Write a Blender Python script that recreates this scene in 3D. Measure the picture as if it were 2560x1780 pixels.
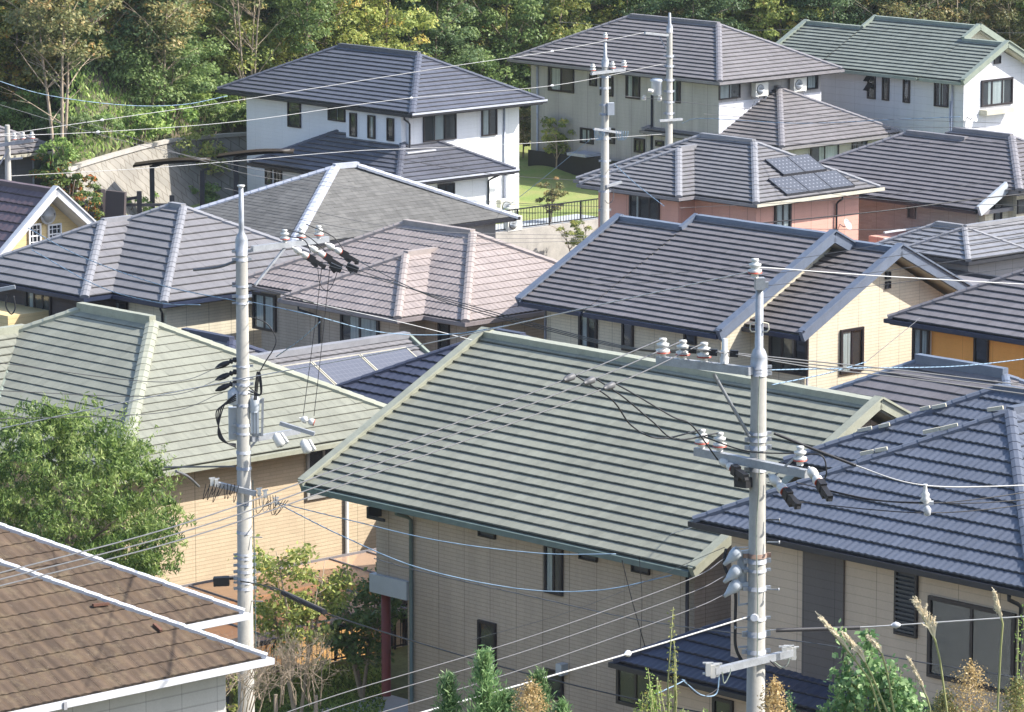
import bpy, math, random
from math import sin, cos, pi, radians, sqrt
random.seed(7)
S = bpy.context.scene
for o in list(bpy.data.objects): bpy.data.objects.remove(o)
# ---------------------------------------------------------------- camera, world, sun
CAMH = 28.0; F = 11260.0; TH = math.atan(1930/F)
cd = bpy.data.cameras.new('camera'); cam = bpy.data.objects.new('camera', cd)
S.collection.objects.link(cam); S.camera = cam
cam.location = (0, 0, CAMH); cam.rotation_euler = (pi/2-TH, 0, 0)
cd.sensor_width = 36; cd.lens = 36*F/2560; cd.clip_start = 1; cd.clip_end = 6000
S.render.resolution_x = 1024; S.render.resolution_y = 712
AZ = math.atan2(12220, F/cos(TH))
VX, VY = sin(AZ), cos(AZ); UX, UY = VY, -VX          # street grid: u runs right-and-near, v runs right-and-far
SUN = (1.0, 1.02, 1.30)                               # towards the sun in (u, v, z)
sx, sy, sz = SUN[0]*UX+SUN[1]*VX, SUN[0]*UY+SUN[1]*VY, SUN[2]
sl = sqrt(sx*sx+sy*sy+sz*sz)
sun_el = math.asin(sz/sl); sun_az = math.atan2(sx, sy)
w = bpy.data.worlds.new('World'); S.world = w; w.use_nodes = True
nt = w.node_tree; nt.nodes.clear()
sky = nt.nodes.new('ShaderNodeTexSky'); sky.sky_type = 'NISHITA'; sky.sun_disc = False
sky.sun_elevation = sun_el; sky.sun_rotation = sun_az; sky.dust_density = 1.5; sky.air_density = 1.0
bg = nt.nodes.new('ShaderNodeBackground'); bg.inputs[1].default_value = 0.15
wo = nt.nodes.new('ShaderNodeOutputWorld'); nt.links.new(sky.outputs[0], bg.inputs[0]); nt.links.new(bg.outputs[0], wo.inputs[0])
sd = bpy.data.lights.new('sun', 'SUN'); sd.energy = 4.3; sd.angle = radians(.5); sd.color = (1, .95, .87)
so = bpy.data.objects.new('sun', sd); S.collection.objects.link(so)
from mathutils import Vector
so.rotation_euler = Vector((sx, sy, sz)).to_track_quat('Z', 'Y').to_euler()
S.view_settings.view_transform = 'Standard'; S.view_settings.look = 'None'
S.view_settings.exposure = 1.03; S.view_settings.gamma = 1; S.view_settings.use_curve_mapping = False
# ---------------------------------------------------------------- coordinates
K = 1.0                                              # per-house survey scale about the camera station
def W(u, v, z): return ((u*UX+v*VX)*K, (u*UY+v*VY)*K, CAMH-(CAMH-z)*K)
def UV(x, y): return (x*UX+y*UY, x*VX+y*VY)
_c, _s = cos(TH), sin(TH)
def ray(px, py):
    dx = (px-1280)/F; dy = (py-890)/F
    x, y, z = dx, _c-dy*_s, -_s-dy*_c
    return (x*UX+y*UY, x*VX+y*VY, z)
def onp(px, py, n, d):
    r = ray(px, py); t = (d-n[2]*CAMH)/(n[0]*r[0]+n[1]*r[1]+n[2]*r[2])
    return (r[0]*t, r[1]*t, CAMH+r[2]*t)
def atz(px, py, z): return onp(px, py, (0, 0, 1), z)
def atu(px, py, u): return onp(px, py, (1, 0, 0), u)
def atv(px, py, v): return onp(px, py, (0, 1, 0), v)
def atD(px, py, D): return onp(px, py, (UY, VY, 0), D)   # world Y = D
# ---------------------------------------------------------------- mesh helper
class MB:
    def __init__(s): s.v = []; s.f = []; s.uv = []; s.tv = []; s.sm = []
    def quad(s, pts, uv=None, tv=0., smooth=False):
        n = len(s.v); s.v += pts; s.f.append(tuple(range(n, n+len(pts))))
        s.uv += uv or [(0., 0.)]*len(pts); s.tv.append(tv); s.sm.append(smooth)
    def box(s, u0, u1, v0, v1, z0, z1, tv=0.):
        if u0 > u1: u0, u1 = u1, u0
        if v0 > v1: v0, v1 = v1, v0
        a = [W(u0, v0, z0), W(u1, v0, z0), W(u1, v1, z0), W(u0, v1, z0), W(u0, v0, z1), W(u1, v0, z1), W(u1, v1, z1), W(u0, v1, z1)]
        for f, c in (((0, 1, 5, 4), 'v'), ((1, 2, 6, 5), 'u'), ((2, 3, 7, 6), 'v'), ((3, 0, 4, 7), 'u'), ((4, 5, 6, 7), 't'), ((3, 2, 1, 0), 't')):
            uv = []
            for i in f:
                uu = u1 if i in (1, 2, 5, 6) else u0; vv = v1 if i in (2, 3, 6, 7) else v0; zz = z1 if i > 3 else z0
                uv.append((uu, zz) if c == 'v' else (vv, zz) if c == 'u' else (uu, vv))
            s.quad([a[i] for i in f], uv, tv)
    def bar(s, p, q, wd, ht=None, up=(0, 0, 1), tv=0.):      # world-space bar between world points, rectangular
        ht = ht or wd
        P = Vector(p); Q = Vector(q); d = (Q-P)
        if d.length < 1e-6: return
        d.normalize(); U = Vector(up)
        if abs(d.dot(U)) > .98: U = Vector((1, .13, 0))
        r = d.cross(U).normalized(); n = r.cross(d).normalized()
        a = [P+r*wd/2*i+n*ht/2*j for i, j in ((-1, -1), (1, -1), (1, 1), (-1, 1))]+[Q+r*wd/2*i+n*ht/2*j for i, j in ((-1, -1), (1, -1), (1, 1), (-1, 1))]
        L = (Q-P).length
        for f in ((0, 1, 5, 4), (1, 2, 6, 5), (2, 3, 7, 6), (3, 0, 4, 7), (3, 2, 1, 0), (4, 5, 6, 7)):
            s.quad([tuple(a[i]) for i in f], [(0, 0), (wd, 0), (wd, L), (0, L)], tv)
    def tube(s, pts, r, n=6, caps=True, tv=0.):              # world points
        P = [Vector(p) for p in pts]; rs = r if isinstance(r, (list, tuple)) else [r]*len(P)
        base = None; rings = []
        for i, p in enumerate(P):
            d = (P[min(i+1, len(P)-1)]-P[max(i-1, 0)])
            if d.length < 1e-9: d = Vector((0, 0, 1))
            d.normalize()
            if base is None:
                base = d.cross(Vector((0, 0, 1)) if abs(d.z) < .9 else Vector((1, 0, 0))).normalized()
            base = (base-d*base.dot(d)).normalized(); b2 = d.cross(base)
            k0 = len(s.v)
            for k in range(n):
                a = 2*pi*k/n; s.v.append(tuple(p+(base*cos(a)+b2*sin(a))*rs[i]))
            rings.append(k0)
        for i in range(len(P)-1):
            for k in range(n):
                a, b = rings[i], rings[i+1]; k2 = (k+1) % n
                s.f.append((a+k, a+k2, b+k2, b+k)); s.uv += [(0., 0.)]*4; s.tv.append(tv); s.sm.append(n > 4)
        if caps:
            for a in (rings[0], rings[-1]):
                s.f.append(tuple(range(a, a+n))); s.uv += [(0., 0.)]*n; s.tv.append(tv); s.sm.append(False)
    def lathe(s, p, q, prof, n=14, tv=0.):                   # profile of (distance from p along p->q, radius)
        P = Vector(p); d = (Vector(q)-P).normalized()
        s.tube([tuple(P+d*a) for a, r in prof], [max(r, 1e-4) for a, r in prof], n, True, tv)
    def build(s, name, m, parent=None, loc=None):
        if parent is not None: L = Vector(parent['_base'])
        else: L = Vector(loc or (0, 0, 0))
        me = bpy.data.meshes.new(name)
        lx, ly, lz = L
        me.from_pydata([(x-lx, y-ly, z-lz) for x, y, z in s.v], [], s.f)
        ul = me.uv_layers.new(name='UVMap'); ul.data.foreach_set('uv', [c for p in s.uv for c in p])
        at = me.attributes.new('tv', 'FLOAT', 'FACE'); at.data.foreach_set('value', s.tv)
        me.polygons.foreach_set('use_smooth', s.sm); me.materials.append(m); me.update()
        o = bpy.data.objects.new(name, me); S.collection.objects.link(o)
        if parent is not None:
            o.parent = parent; o['_base'] = tuple(L)
        else: o.location = L; o['_base'] = tuple(L)
        return o
def tag(o, label, cat=None, group=None, kind=None):
    if label: o['label'] = label
    if cat: o['category'] = cat
    if group: o['group'] = group
    if kind: o['kind'] = kind
    return o
def thing(name, label, cat, loc, group=None):
    o = bpy.data.objects.new(name, None); S.collection.objects.link(o); o.empty_display_size = .2
    o.location = loc; o['_base'] = tuple(loc); return tag(o, label, cat, group)
# ---------------------------------------------------------------- materials
def newmat(name):
    m = bpy.data.materials.new(name); m.use_nodes = True; nt = m.node_tree
    return m, nt, nt.nodes['Principled BSDF']
def N(nt, t, **k):
    n = nt.nodes.new(t)
    for a, b in k.items():
        if a.startswith('i_'): n.inputs[a[2:].replace('_', ' ')].default_value = b
        else: setattr(n, a, b)
    return n
def math_(nt, op, a, b=None, c=None, clamp=False):
    n = nt.nodes.new('ShaderNodeMath'); n.operation = op; n.use_clamp = clamp
    for i, x in enumerate((a, b, c)):
        if x is None: continue
        if isinstance(x, (int, float)): n.inputs[i].default_value = x
        else: nt.links.new(x, n.inputs[i])
    return n.outputs[0]
def noise(nt, scale, detail=4, coord=None, rough=.6, vec=None):
    n = N(nt, 'ShaderNodeTexNoise'); n.inputs['Scale'].default_value = scale; n.inputs['Detail'].default_value = detail
    n.inputs['Roughness'].default_value = rough
    if vec is None:
        tc = N(nt, 'ShaderNodeTexCoord'); vec = tc.outputs[coord or 'Object']
    nt.links.new(vec, n.inputs['Vector']); return n.outputs['Fac']
def scalecol(nt, col, fac):     # col * fac (fac is socket)
    n = N(nt, 'ShaderNodeVectorMath', operation='SCALE'); 
    if isinstance(col, (tuple, list)): n.inputs[0].default_value = col[:3]
    else: nt.links.new(col, n.inputs[0])
    nt.links.new(fac, n.inputs['Scale']); return n.outputs[0]
def mixc(nt, fac, a, b):
    n = N(nt, 'ShaderNodeMix', data_type='RGBA')
    if isinstance(fac, (int, float)): n.inputs[0].default_value = fac
    else: nt.links.new(fac, n.inputs[0])
    for s_, x in ((6, a), (7, b)):
        if isinstance(x, (tuple, list)): n.inputs[s_].default_value = (*x[:3], 1)
        else: nt.links.new(x, n.inputs[s_])
    return n.outputs[2]
def ramp(nt, fac, lo, hi, a=0., b=1.):
    n = N(nt, 'ShaderNodeMapRange'); nt.links.new(fac, n.inputs[0])
    for i, x in enumerate((lo, hi, a, b)): n.inputs[i+1].default_value = x
    return n.outputs[0]
def bump(nt, bs, h, st=.3, dist=.02):
    b = N(nt, 'ShaderNodeBump'); b.inputs['Strength'].default_value = st; b.inputs['Distance'].default_value = dist
    nt.links.new(h, b.inputs['Height']); nt.links.new(b.outputs[0], bs.inputs['Normal'])
def flat(name, col, rough=.6, metal=0., var=.12, nscale=3., spec=.4):
    m, nt, bs = newmat(name)
    f = ramp(nt, noise(nt, nscale, 5), .3, .7, 1-var, 1+var)
    f2 = ramp(nt, noise(nt, nscale*9, 2), .3, .7, 1-var*.5, 1+var*.5)
    nt.links.new(scalecol(nt, col, math_(nt, 'MULTIPLY', f, f2)), bs.inputs['Base Color'])
    bs.inputs['Roughness'].default_value = rough; bs.inputs['Metallic'].default_value = metal
    bs.inputs['Specular IOR Level'].default_value = spec
    return m
def roofmat(name, col, rough=.6, tvar=.06, streak=.10, lichen=None, spec=.35, old=0.):
    m, nt, bs = newmat(name)
    at = N(nt, 'ShaderNodeAttribute', attribute_name='tv')
    f = math_(nt, 'MULTIPLY', ramp(nt, at.outputs['Fac'], 0, 1, 1-tvar, 1+tvar), ramp(nt, at.outputs['Fac'], -4.5, -.5, .16, 1.))   # shade between courses put into the colour: darker tile lips, undersides and gaps
    n1 = ramp(nt, noise(nt, .45, 4), .3, .7, 1-streak, 1+streak)
    n2 = ramp(nt, noise(nt, 14, 3), .25, .75, .93, 1.07)
    uvn = N(nt, 'ShaderNodeUVMap'); mp = N(nt, 'ShaderNodeMapping'); mp.inputs['Scale'].default_value = (5, .55, 1)
    nt.links.new(uvn.outputs[0], mp.inputs[0])
    n3 = ramp(nt, noise(nt, 1., 3, vec=mp.outputs[0]), .3, .7, 1-streak*.8, 1+streak*.8)
    fac = math_(nt, 'MULTIPLY', math_(nt, 'MULTIPLY', f, n1), math_(nt, 'MULTIPLY', n2, n3))
    big = ramp(nt, noise(nt, .9, 7, rough=.7), .48, .68, 1.02, .82); fac = math_(nt, 'MULTIPLY', fac, big)
    c = scalecol(nt, col, fac)
    if lichen:
        k = ramp(nt, noise(nt, 2.6, 8, rough=.75), .50, .66, 0, lichen[3])
        c = mixc(nt, k, c, lichen[:3])
        k2 = ramp(nt, noise(nt, 9., 6, rough=.8), .60, .70, 0, .45)
        c = mixc(nt, k2, c, (.25, .22, .17))
        k3 = ramp(nt, noise(nt, 1., 5, vec=mp.outputs[0]), .5, .72, 0, .45)
        c = mixc(nt, k3, c, (.115, .075, .04))
    nt.links.new(c, bs.inputs['Base Color'])
    bs.inputs['Roughness'].default_value = rough; bs.inputs['Specular IOR Level'].default_value = spec
    bump(nt, bs, noise(nt, 30, 4), .25, .01)
    return m
def wallmat(name, col, kind='siding', lap=.16, joint=.95, jd=.55, stain=.08, rough=.85, lapd=.16, brick=0.):
    m, nt, bs = newmat(name)
    uvn = N(nt, 'ShaderNodeUVMap'); sp = N(nt, 'ShaderNodeSeparateXYZ'); nt.links.new(uvn.outputs[0], sp.inputs[0])
    X, Z = sp.outputs[0], sp.outputs[1]
    fz = math_(nt, 'FRACT', math_(nt, 'DIVIDE', math_(nt, 'ADD', Z, 50.), lap))
    lz = ramp(nt, fz, 0, .14, 1, 0)
    fx = math_(nt, 'FRACT', math_(nt, 'DIVIDE', math_(nt, 'ADD', X, 500.13), joint))
    lx = ramp(nt, fx, 0, .02/joint, 1, 0); lx = math_(nt, 'GREATER_THAN', lx, .01)
    lx = math_(nt, 'MULTIPLY', lx, ramp(nt, noise(nt, .25, 2), .35, .65, .5, 1.))
    h = math_(nt, 'SUBTRACT', 1., lz)
    fac = math_(nt, 'SUBTRACT', 1., math_(nt, 'MULTIPLY', lz, lapd))
    if brick:
        mp = N(nt, 'ShaderNodeMapping'); nt.links.new(uvn.outputs[0], mp.inputs[0])
        br = N(nt, 'ShaderNodeTexBrick'); nt.links.new(mp.outputs[0], br.inputs[0])
        br.inputs['Scale'].default_value = 1.; br.inputs['Brick Width'].default_value = .45; br.inputs['Row Height'].default_value = lap
        br.inputs['Mortar Size'].default_value = .012; br.inputs['Color1'].default_value = (1, 1, 1, 1); br.inputs['Color2'].default_value = (1-brick, 1-brick, 1-brick, 1)
        br.inputs['Mortar'].default_value = (.86, .86, .86, 1)
        bw = N(nt, 'ShaderNodeRGBToBW'); nt.links.new(br.outputs[0], bw.inputs[0]); fac = math_(nt, 'MULTIPLY', fac, bw.outputs[0])
    fac = math_(nt, 'MULTIPLY', fac, math_(nt, 'SUBTRACT', 1., math_(nt, 'MULTIPLY', lx, jd)))
    mp2 = N(nt, 'ShaderNodeMapping'); mp2.inputs['Scale'].default_value = (1.6, .22, 1); nt.links.new(uvn.outputs[0], mp2.inputs[0])
    st = ramp(nt, noise(nt, 1., 5, vec=mp2.outputs[0]), .3, .75, 1+stain*.6, 1-stain)
    fine = ramp(nt, noise(nt, 22, 3), .3, .7, .96, 1.04)
    fac = math_(nt, 'MULTIPLY', math_(nt, 'MULTIPLY', fac, st), fine)
    nt.links.new(scalecol(nt, col, fac), bs.inputs['Base Color'])
    bs.inputs['Roughness'].default_value = rough; bs.inputs['Specular IOR Level'].default_value = .25
    bump(nt, bs, math_(nt, 'ADD', h, math_(nt, 'MULTIPLY', noise(nt, 18, 3), .5)), .35, .012)
    return m
def glassmat():
    m, nt, bs = newmat('pane_glass')
    bs.inputs['Base Color'].default_value = (.012, .016, .02, 1); bs.inputs['Roughness'].default_value = .06
    tr = N(nt, 'ShaderNodeBsdfTransparent'); tr.inputs[0].default_value = (.93, .95, .96, 1)
    mx = N(nt, 'ShaderNodeMixShader'); mx.inputs[0].default_value = .7
    gl = N(nt, 'ShaderNodeBsdfGlossy'); gl.inputs['Roughness'].default_value = .05; gl.inputs[0].default_value = (.8, .85, .9, 1)
    lw = N(nt, 'ShaderNodeLayerWeight'); lw.inputs[0].default_value = .5; fr_ = math_(nt, 'ADD', math_(nt, 'MULTIPLY', math_(nt, 'POWER', lw.outputs['Facing'], 4.), .6), .05, clamp=True)
    out = nt.nodes['Material Output']
    nt.links.new(fr_, mx.inputs[0]); nt.links.new(tr.outputs[0], mx.inputs[1]); nt.links.new(gl.outputs[0], mx.inputs[2]); nt.links.new(mx.outputs[0], out.inputs[0])
    return m
def curtainmat():
    m, nt, bs = newmat('curtain_cloth')
    uvn = N(nt, 'ShaderNodeUVMap'); mp = N(nt, 'ShaderNodeMapping'); mp.inputs['Scale'].default_value = (9, .2, 1); nt.links.new(uvn.outputs[0], mp.inputs[0])
    f = ramp(nt, noise(nt, 1., 3, vec=mp.outputs[0]), .3, .7, .55, 1.1)
    nt.links.new(scalecol(nt, (.46, .50, .49), f), bs.inputs['Base Color']); bs.inputs['Roughness'].default_value = .9
    return m
def leafmat(name, cols, trans=.25):
    m, nt, bs = newmat(name)
    at = N(nt, 'ShaderNodeAttribute', attribute_name='tv'); cr = N(nt, 'ShaderNodeValToRGB')
    nt.links.new(at.outputs['Fac'], cr.inputs[0]); e = cr.color_ramp.elements
    while len(e) < len(cols): e.new(.5)
    for i, (p, c) in enumerate(cols): e[i].position = p; e[i].color = (*c, 1)
    oi = N(nt, 'ShaderNodeObjectInfo'); f = ramp(nt, oi.outputs['Random'], 0, 1, .72, 1.25)
    c = scalecol(nt, cr.outputs[0], f)
    nt.links.new(c, bs.inputs['Base Color']); bs.inputs['Roughness'].default_value = .5; bs.inputs['Specular IOR Level'].default_value = .35
    tl = N(nt, 'ShaderNodeBsdfTranslucent'); nt.links.new(c, tl.inputs[0]); mx = N(nt, 'ShaderNodeMixShader'); mx.inputs[0].default_value = trans
    nt.links.new(bs.outputs[0], mx.inputs[1]); nt.links.new(tl.outputs[0], mx.inputs[2]); nt.links.new(mx.outputs[0], nt.nodes['Material Output'].inputs[0])
    return m
M = dict(
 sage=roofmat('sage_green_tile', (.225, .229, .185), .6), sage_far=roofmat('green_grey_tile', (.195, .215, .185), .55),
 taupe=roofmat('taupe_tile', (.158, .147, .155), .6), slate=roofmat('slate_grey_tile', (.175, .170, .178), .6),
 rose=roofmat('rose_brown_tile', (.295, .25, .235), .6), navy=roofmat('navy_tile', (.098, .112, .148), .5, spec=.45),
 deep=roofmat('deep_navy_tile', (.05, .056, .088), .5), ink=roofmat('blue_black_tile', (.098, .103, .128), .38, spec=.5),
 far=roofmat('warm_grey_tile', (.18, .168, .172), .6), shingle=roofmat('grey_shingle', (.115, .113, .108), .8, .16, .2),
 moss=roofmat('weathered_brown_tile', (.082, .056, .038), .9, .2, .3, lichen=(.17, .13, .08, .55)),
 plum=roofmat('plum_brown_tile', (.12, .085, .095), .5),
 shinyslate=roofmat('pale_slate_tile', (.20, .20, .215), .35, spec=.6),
 trim_sage=flat('sage_trim', (.31, .315, .245), .5), trim_sage_d=flat('sage_gutter', (.115, .155, .145), .45), trim_green=flat('green_trim', (.235, .27, .225), .5),
 trim_blue=flat('blue_grey_trim', (.125, .15, .20), .45), dark=flat('dark_trim', (.022, .023, .030), .45), navytrim=flat('navy_trim', (.022, .03, .06), .4),
 grey=flat('grey_trim', (.28, .28, .30), .5), white=flat('white_trim', (.52, .53, .56), .5, var=.12), pale=flat('pale_metal_trim', (.42, .44, .50), .4), cream_trim=flat('cream_trim', (.50, .47, .38), .6),
 rosetrim=flat('rose_trim', (.32, .275, .255), .6), rosegut=flat('rose_gutter', (.22, .19, .19), .5), taupetrim=flat('taupe_trim', (.20, .19, .20), .5), slatetrim=flat('slate_trim', (.23, .23, .245), .55),
 frame=flat('window_frame_dark', (.022, .018, .022), .4), frame_l=flat('window_frame_grey', (.35, .34, .32), .4), frame_w=flat('window_frame_white', (.75, .75, .77), .5, var=.04),
 backing=flat('room_dark', (.02, .024, .03), .7), shutter=flat('shutter', (.055, .058, .065), .5), glass=glassmat(), curtain=curtainmat(),
 w_tan=wallmat('tan_siding', (.46, .375, .30), lap=.1, brick=.05, stain=.15), w_sand=wallmat('sand_siding', (.60, .48, .33), lap=.1, brick=.1, joint=1.9),
 w_cream=wallmat('cream_siding', (.64, .58, .45), lap=.1, brick=.06, stain=.12), w_white=wallmat('white_siding', (.78, .78, .80), joint=1.8, jd=.18, stain=.04, lapd=.05),
 w_greige=wallmat('greige_siding', (.40, .385, .375), stain=.22, lapd=.08), w_whiteboard=wallmat('white_board_siding', (.62, .62, .66), lap=.33, joint=1.2, jd=.3, lapd=.12),
 w_dkbrown=wallmat('dark_brown_siding', (.085, .07, .07), jd=.2), w_orange=wallmat('orange_siding', (.78, .36, .10), lapd=.02, joint=1.2, jd=.25), w_salmon=wallmat('salmon_siding', (.62, .345, .28), lapd=.05, lap=.2),
 w_taupe=wallmat('taupe_siding', (.37, .33, .30), lap=.12, brick=.15), w_yellow=wallmat('yellow_siding', (.66, .50, .26), joint=6., lapd=.2), w_stripe=wallmat('grey_brown_panel', (.15, .13, .12), lap=.2),
 w_beige=wallmat('beige_lap_siding', (.58, .46, .35), lap=.2, joint=1.2, lapd=.22), w_brick=wallmat('orange_brick', (.62, .36, .13), lap=.1, brick=.15, joint=1.9), w_grey=wallmat('grey_siding', (.27, .26, .27)), w_cladding=wallmat('pale_grey_cladding', (.46, .46, .44), lap=.3, joint=.9, lapd=.35),
 concrete=flat('concrete', (.40, .375, .34), .85, var=.16, nscale=2.), polec=roofmat('pole_concrete', (.36, .345, .31), .85, 0, .16), galv=flat('galvanised_steel', (.33, .345, .37), .5, .3, var=.18, nscale=5), rust=flat('rusty_steel', (.24, .16, .12), .7),
 porc=flat('porcelain', (.60, .59, .56), .22, var=.03), redband=flat('red_band', (.40, .07, .04), .5), black=flat('black_rubber', (.012, .012, .015), .55), cablew=flat('pale_cable', (.46, .46, .46), .5), cableg=flat('grey_cable', (.12, .12, .125), .5), cableb=flat('blue_cable', (.22, .33, .45), .55), cablek=flat('black_cable', (.018, .018, .022), .5),
 boxg=flat('light_grey_box', (.44, .47, .50), .45, var=.06), acw=flat('ac_casing', (.66, .65, .60), .5, var=.05), acd=flat('ac_grille', (.10, .10, .10), .6), redcol=flat('red_brown_column', (.20, .045, .035), .5), bark=flat('bark', (.19, .145, .11), .9, var=.3), palebark=flat('pale_bark', (.34, .27, .20), .9, var=.25), twig=flat('twig', (.33, .265, .20), .9),
 carpaint=flat('car_paint', (.60, .62, .66), .3, .1), cardark=flat('car_glass', (.01, .011, .014), .1), stone=flat('terracotta', (.12, .055, .035), .8),
)
# ---------------------------------------------------------------- roofs
def mapf(side, e):
    return {'-v': lambda a, t: (a, e+t), '+v': lambda a, t: (a, e-t), '+u': lambda a, t: (e-t, a), '-u': lambda a, t: (e+t, a)}[side]
def interp(prof, t):
    if t <= prof[0][0]: return prof[0][1], prof[0][2]
    for (t0, a0, b0), (t1, a1, b1) in zip(prof, prof[1:]):
        if t <= t1:
            k = (t-t0)/(t1-t0) if t1 > t0 else 1
            return a0+(a1-a0)*k, b0+(b1-b0)*k
    return prof[-1][1], prof[-1][2]
AMP = .008
def face(mb, side, e, zc, pitch, prof, exp=.345, tw=.33, wave=False, butt=.056, coarse=False, lift=0.):
    amp = AMP; f = mapf(side, e); c = 1/sqrt(1+pitch*pitch); dt = exp*c
    T = prof[-1][0]; n = max(1, round((T-prof[0][0])/dt)); dt = (T-prof[0][0])/n; rnd = random.random
    breaks = [p[0] for p in prof]
    for i in range(n):
        t0 = prof[0][0]+i*dt; t1 = t0+dt
        a0, b0 = interp(prof, t0); a1, b1 = interp(prof, t1)
        if coarse: cols = [min(a0, a1), max(b0, b1)]; prs = [0, 0]
        else:
            off = (i % 2)*tw*.5 if not wave else 0.
            lo = min(a0, a1); hi = max(b0, b1); k = math.floor((lo-off)/tw); cols = []; prs = []
            while k*tw+off < hi+tw:
                g = k*tw+off
                if wave:
                    for j in range(6): cols.append(g+j*tw/6); prs.append(amp*sin(2*pi*j/6))
                else: cols += [g, g+tw*.055, g+tw*.09]; prs += [0., .005, 0.]
                k += 1
        tvs = {}; jit = {}
        z0 = zc+pitch*t0+lift; z1 = zc+pitch*t1+lift
        for q in range(len(cols)-1):
            g0, g1 = cols[q], cols[q+1]; key = math.floor((g0+1e-6-(0 if coarse or wave else off))/tw)
            if key not in tvs: tvs[key] = rnd(); jit[key] = (rnd()-.5)*.008
            j = jit[key] if not coarse else 0.
            L0, L1 = min(max(g0, a0), b0), min(max(g1, a0), b0); H0, H1 = min(max(g0, a1), b1), min(max(g1, a1), b1)
            if L1-L0 < 1e-5 and H1-H0 < 1e-5: continue
            hl0 = butt+prs[q]+j; hl1 = butt+prs[q+1]+j; hh0 = .006+prs[q]*.6+j*.2; hh1 = .006+prs[q+1]*.6+j*.2
            A = W(*f(L0, t0), z0+hl0); B = W(*f(L1, t0), z0+hl1); C = W(*f(H1, t1), z1+hh1); D = W(*f(H0, t1), z1+hh0)
            s0 = t0/c; s1 = t1/c
            pts = [A, B, C, D]; uv = [(L0, s0), (L1, s0), (H1, s1), (H0, s1)]
            if H1-H0 < 1e-5: pts = [A, B, C]; uv = uv[:3]
            elif L1-L0 < 1e-5: pts = [A, C, D]; uv = [uv[0], uv[2], uv[3]]
            mb.quad(pts, uv, tvs[key])
            if L1-L0 > 1e-5:
                zl = z0+butt*.42; tr = .03 if butt > .03 else .008; rz = z0+pitch*tr-.03
                A2 = W(*f(L0, t0), zl+prs[q]); B2 = W(*f(L1, t0), zl+prs[q+1]); A3 = W(*f(L0, t0+tr), z0+pitch*tr+butt*.35); B3 = W(*f(L1, t0+tr), z0+pitch*tr+butt*.35)
                A4 = W(*f(L0, t0+tr), rz); B4 = W(*f(L1, t0+tr), rz)
                u4 = [(L0, s0), (L1, s0), (L1, s0), (L0, s0)]
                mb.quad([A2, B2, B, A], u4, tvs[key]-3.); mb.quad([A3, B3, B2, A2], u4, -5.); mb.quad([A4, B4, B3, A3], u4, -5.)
def cap(mb, p, q, hw=.15, h=.055, drop=.0, step=.345, wob=.002):     # overlapping cap tiles along a hip line, p low
    P = Vector(W(*p)); Q = Vector(W(*q)); d = Q-P; L = d.length; d.normalize()
    r = d.cross(Vector((0, 0, 1))).normalized(); n = r.cross(d).normalized()
    k = max(1, round(L/step))
    for i in range(k):
        a = P+d*(L*i/k-.02); b = P+d*(L*(i+1)/k); tv = random.random(); hh = h+random.uniform(-wob, wob)
        def ring(o, hz, sc): return [o+r*(-hw*sc)+n*(hz-drop), o+r*(-hw*.35)+n*(hz+.0), o+r*(hw*.35)+n*(hz+.0), o+r*(hw*sc)+n*(hz-drop)]
        A = ring(a, hh+.012, 1.); B = ring(b, hh, .96)
        A0 = [x-n*.09 for x in A]; B0 = [x-n*.09 for x in B]
        for j in range(3): mb.quad([tuple(A[j]), tuple(A[j+1]), tuple(B[j+1]), tuple(B[j])], None, tv)
        mb.quad([tuple(A0[0]), tuple(A[0]), tuple(B[0]), tuple(B0[0])], None, tv); mb.quad([tuple(A[3]), tuple(A0[3]), tuple(B0[3]), tuple(B[3])], None, tv)
        mb.quad([tuple(x) for x in (A0[0], A0[3], A[3], A[2], A[1], A[0])], None, tv)
def rbox(mb, p, q, wd=.22, z0=-.06, z1=.12, step=.9):               # ridge box, slightly segmented
    P = Vector(W(*p)); Q = Vector(W(*q)); L = (Q-P).length; k = max(1, round(L/step))
    for i in range(k):
        a = P.lerp(Q, i/k); b = P.lerp(Q, (i+1)/k); e = .004*(i % 2)
        mb.bar(tuple(a+Vector((0, 0, (z0+z1)/2+e))), tuple(b+Vector((0, 0, (z0+z1)/2+e))), wd+e, z1-z0, tv=random.random())
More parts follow.
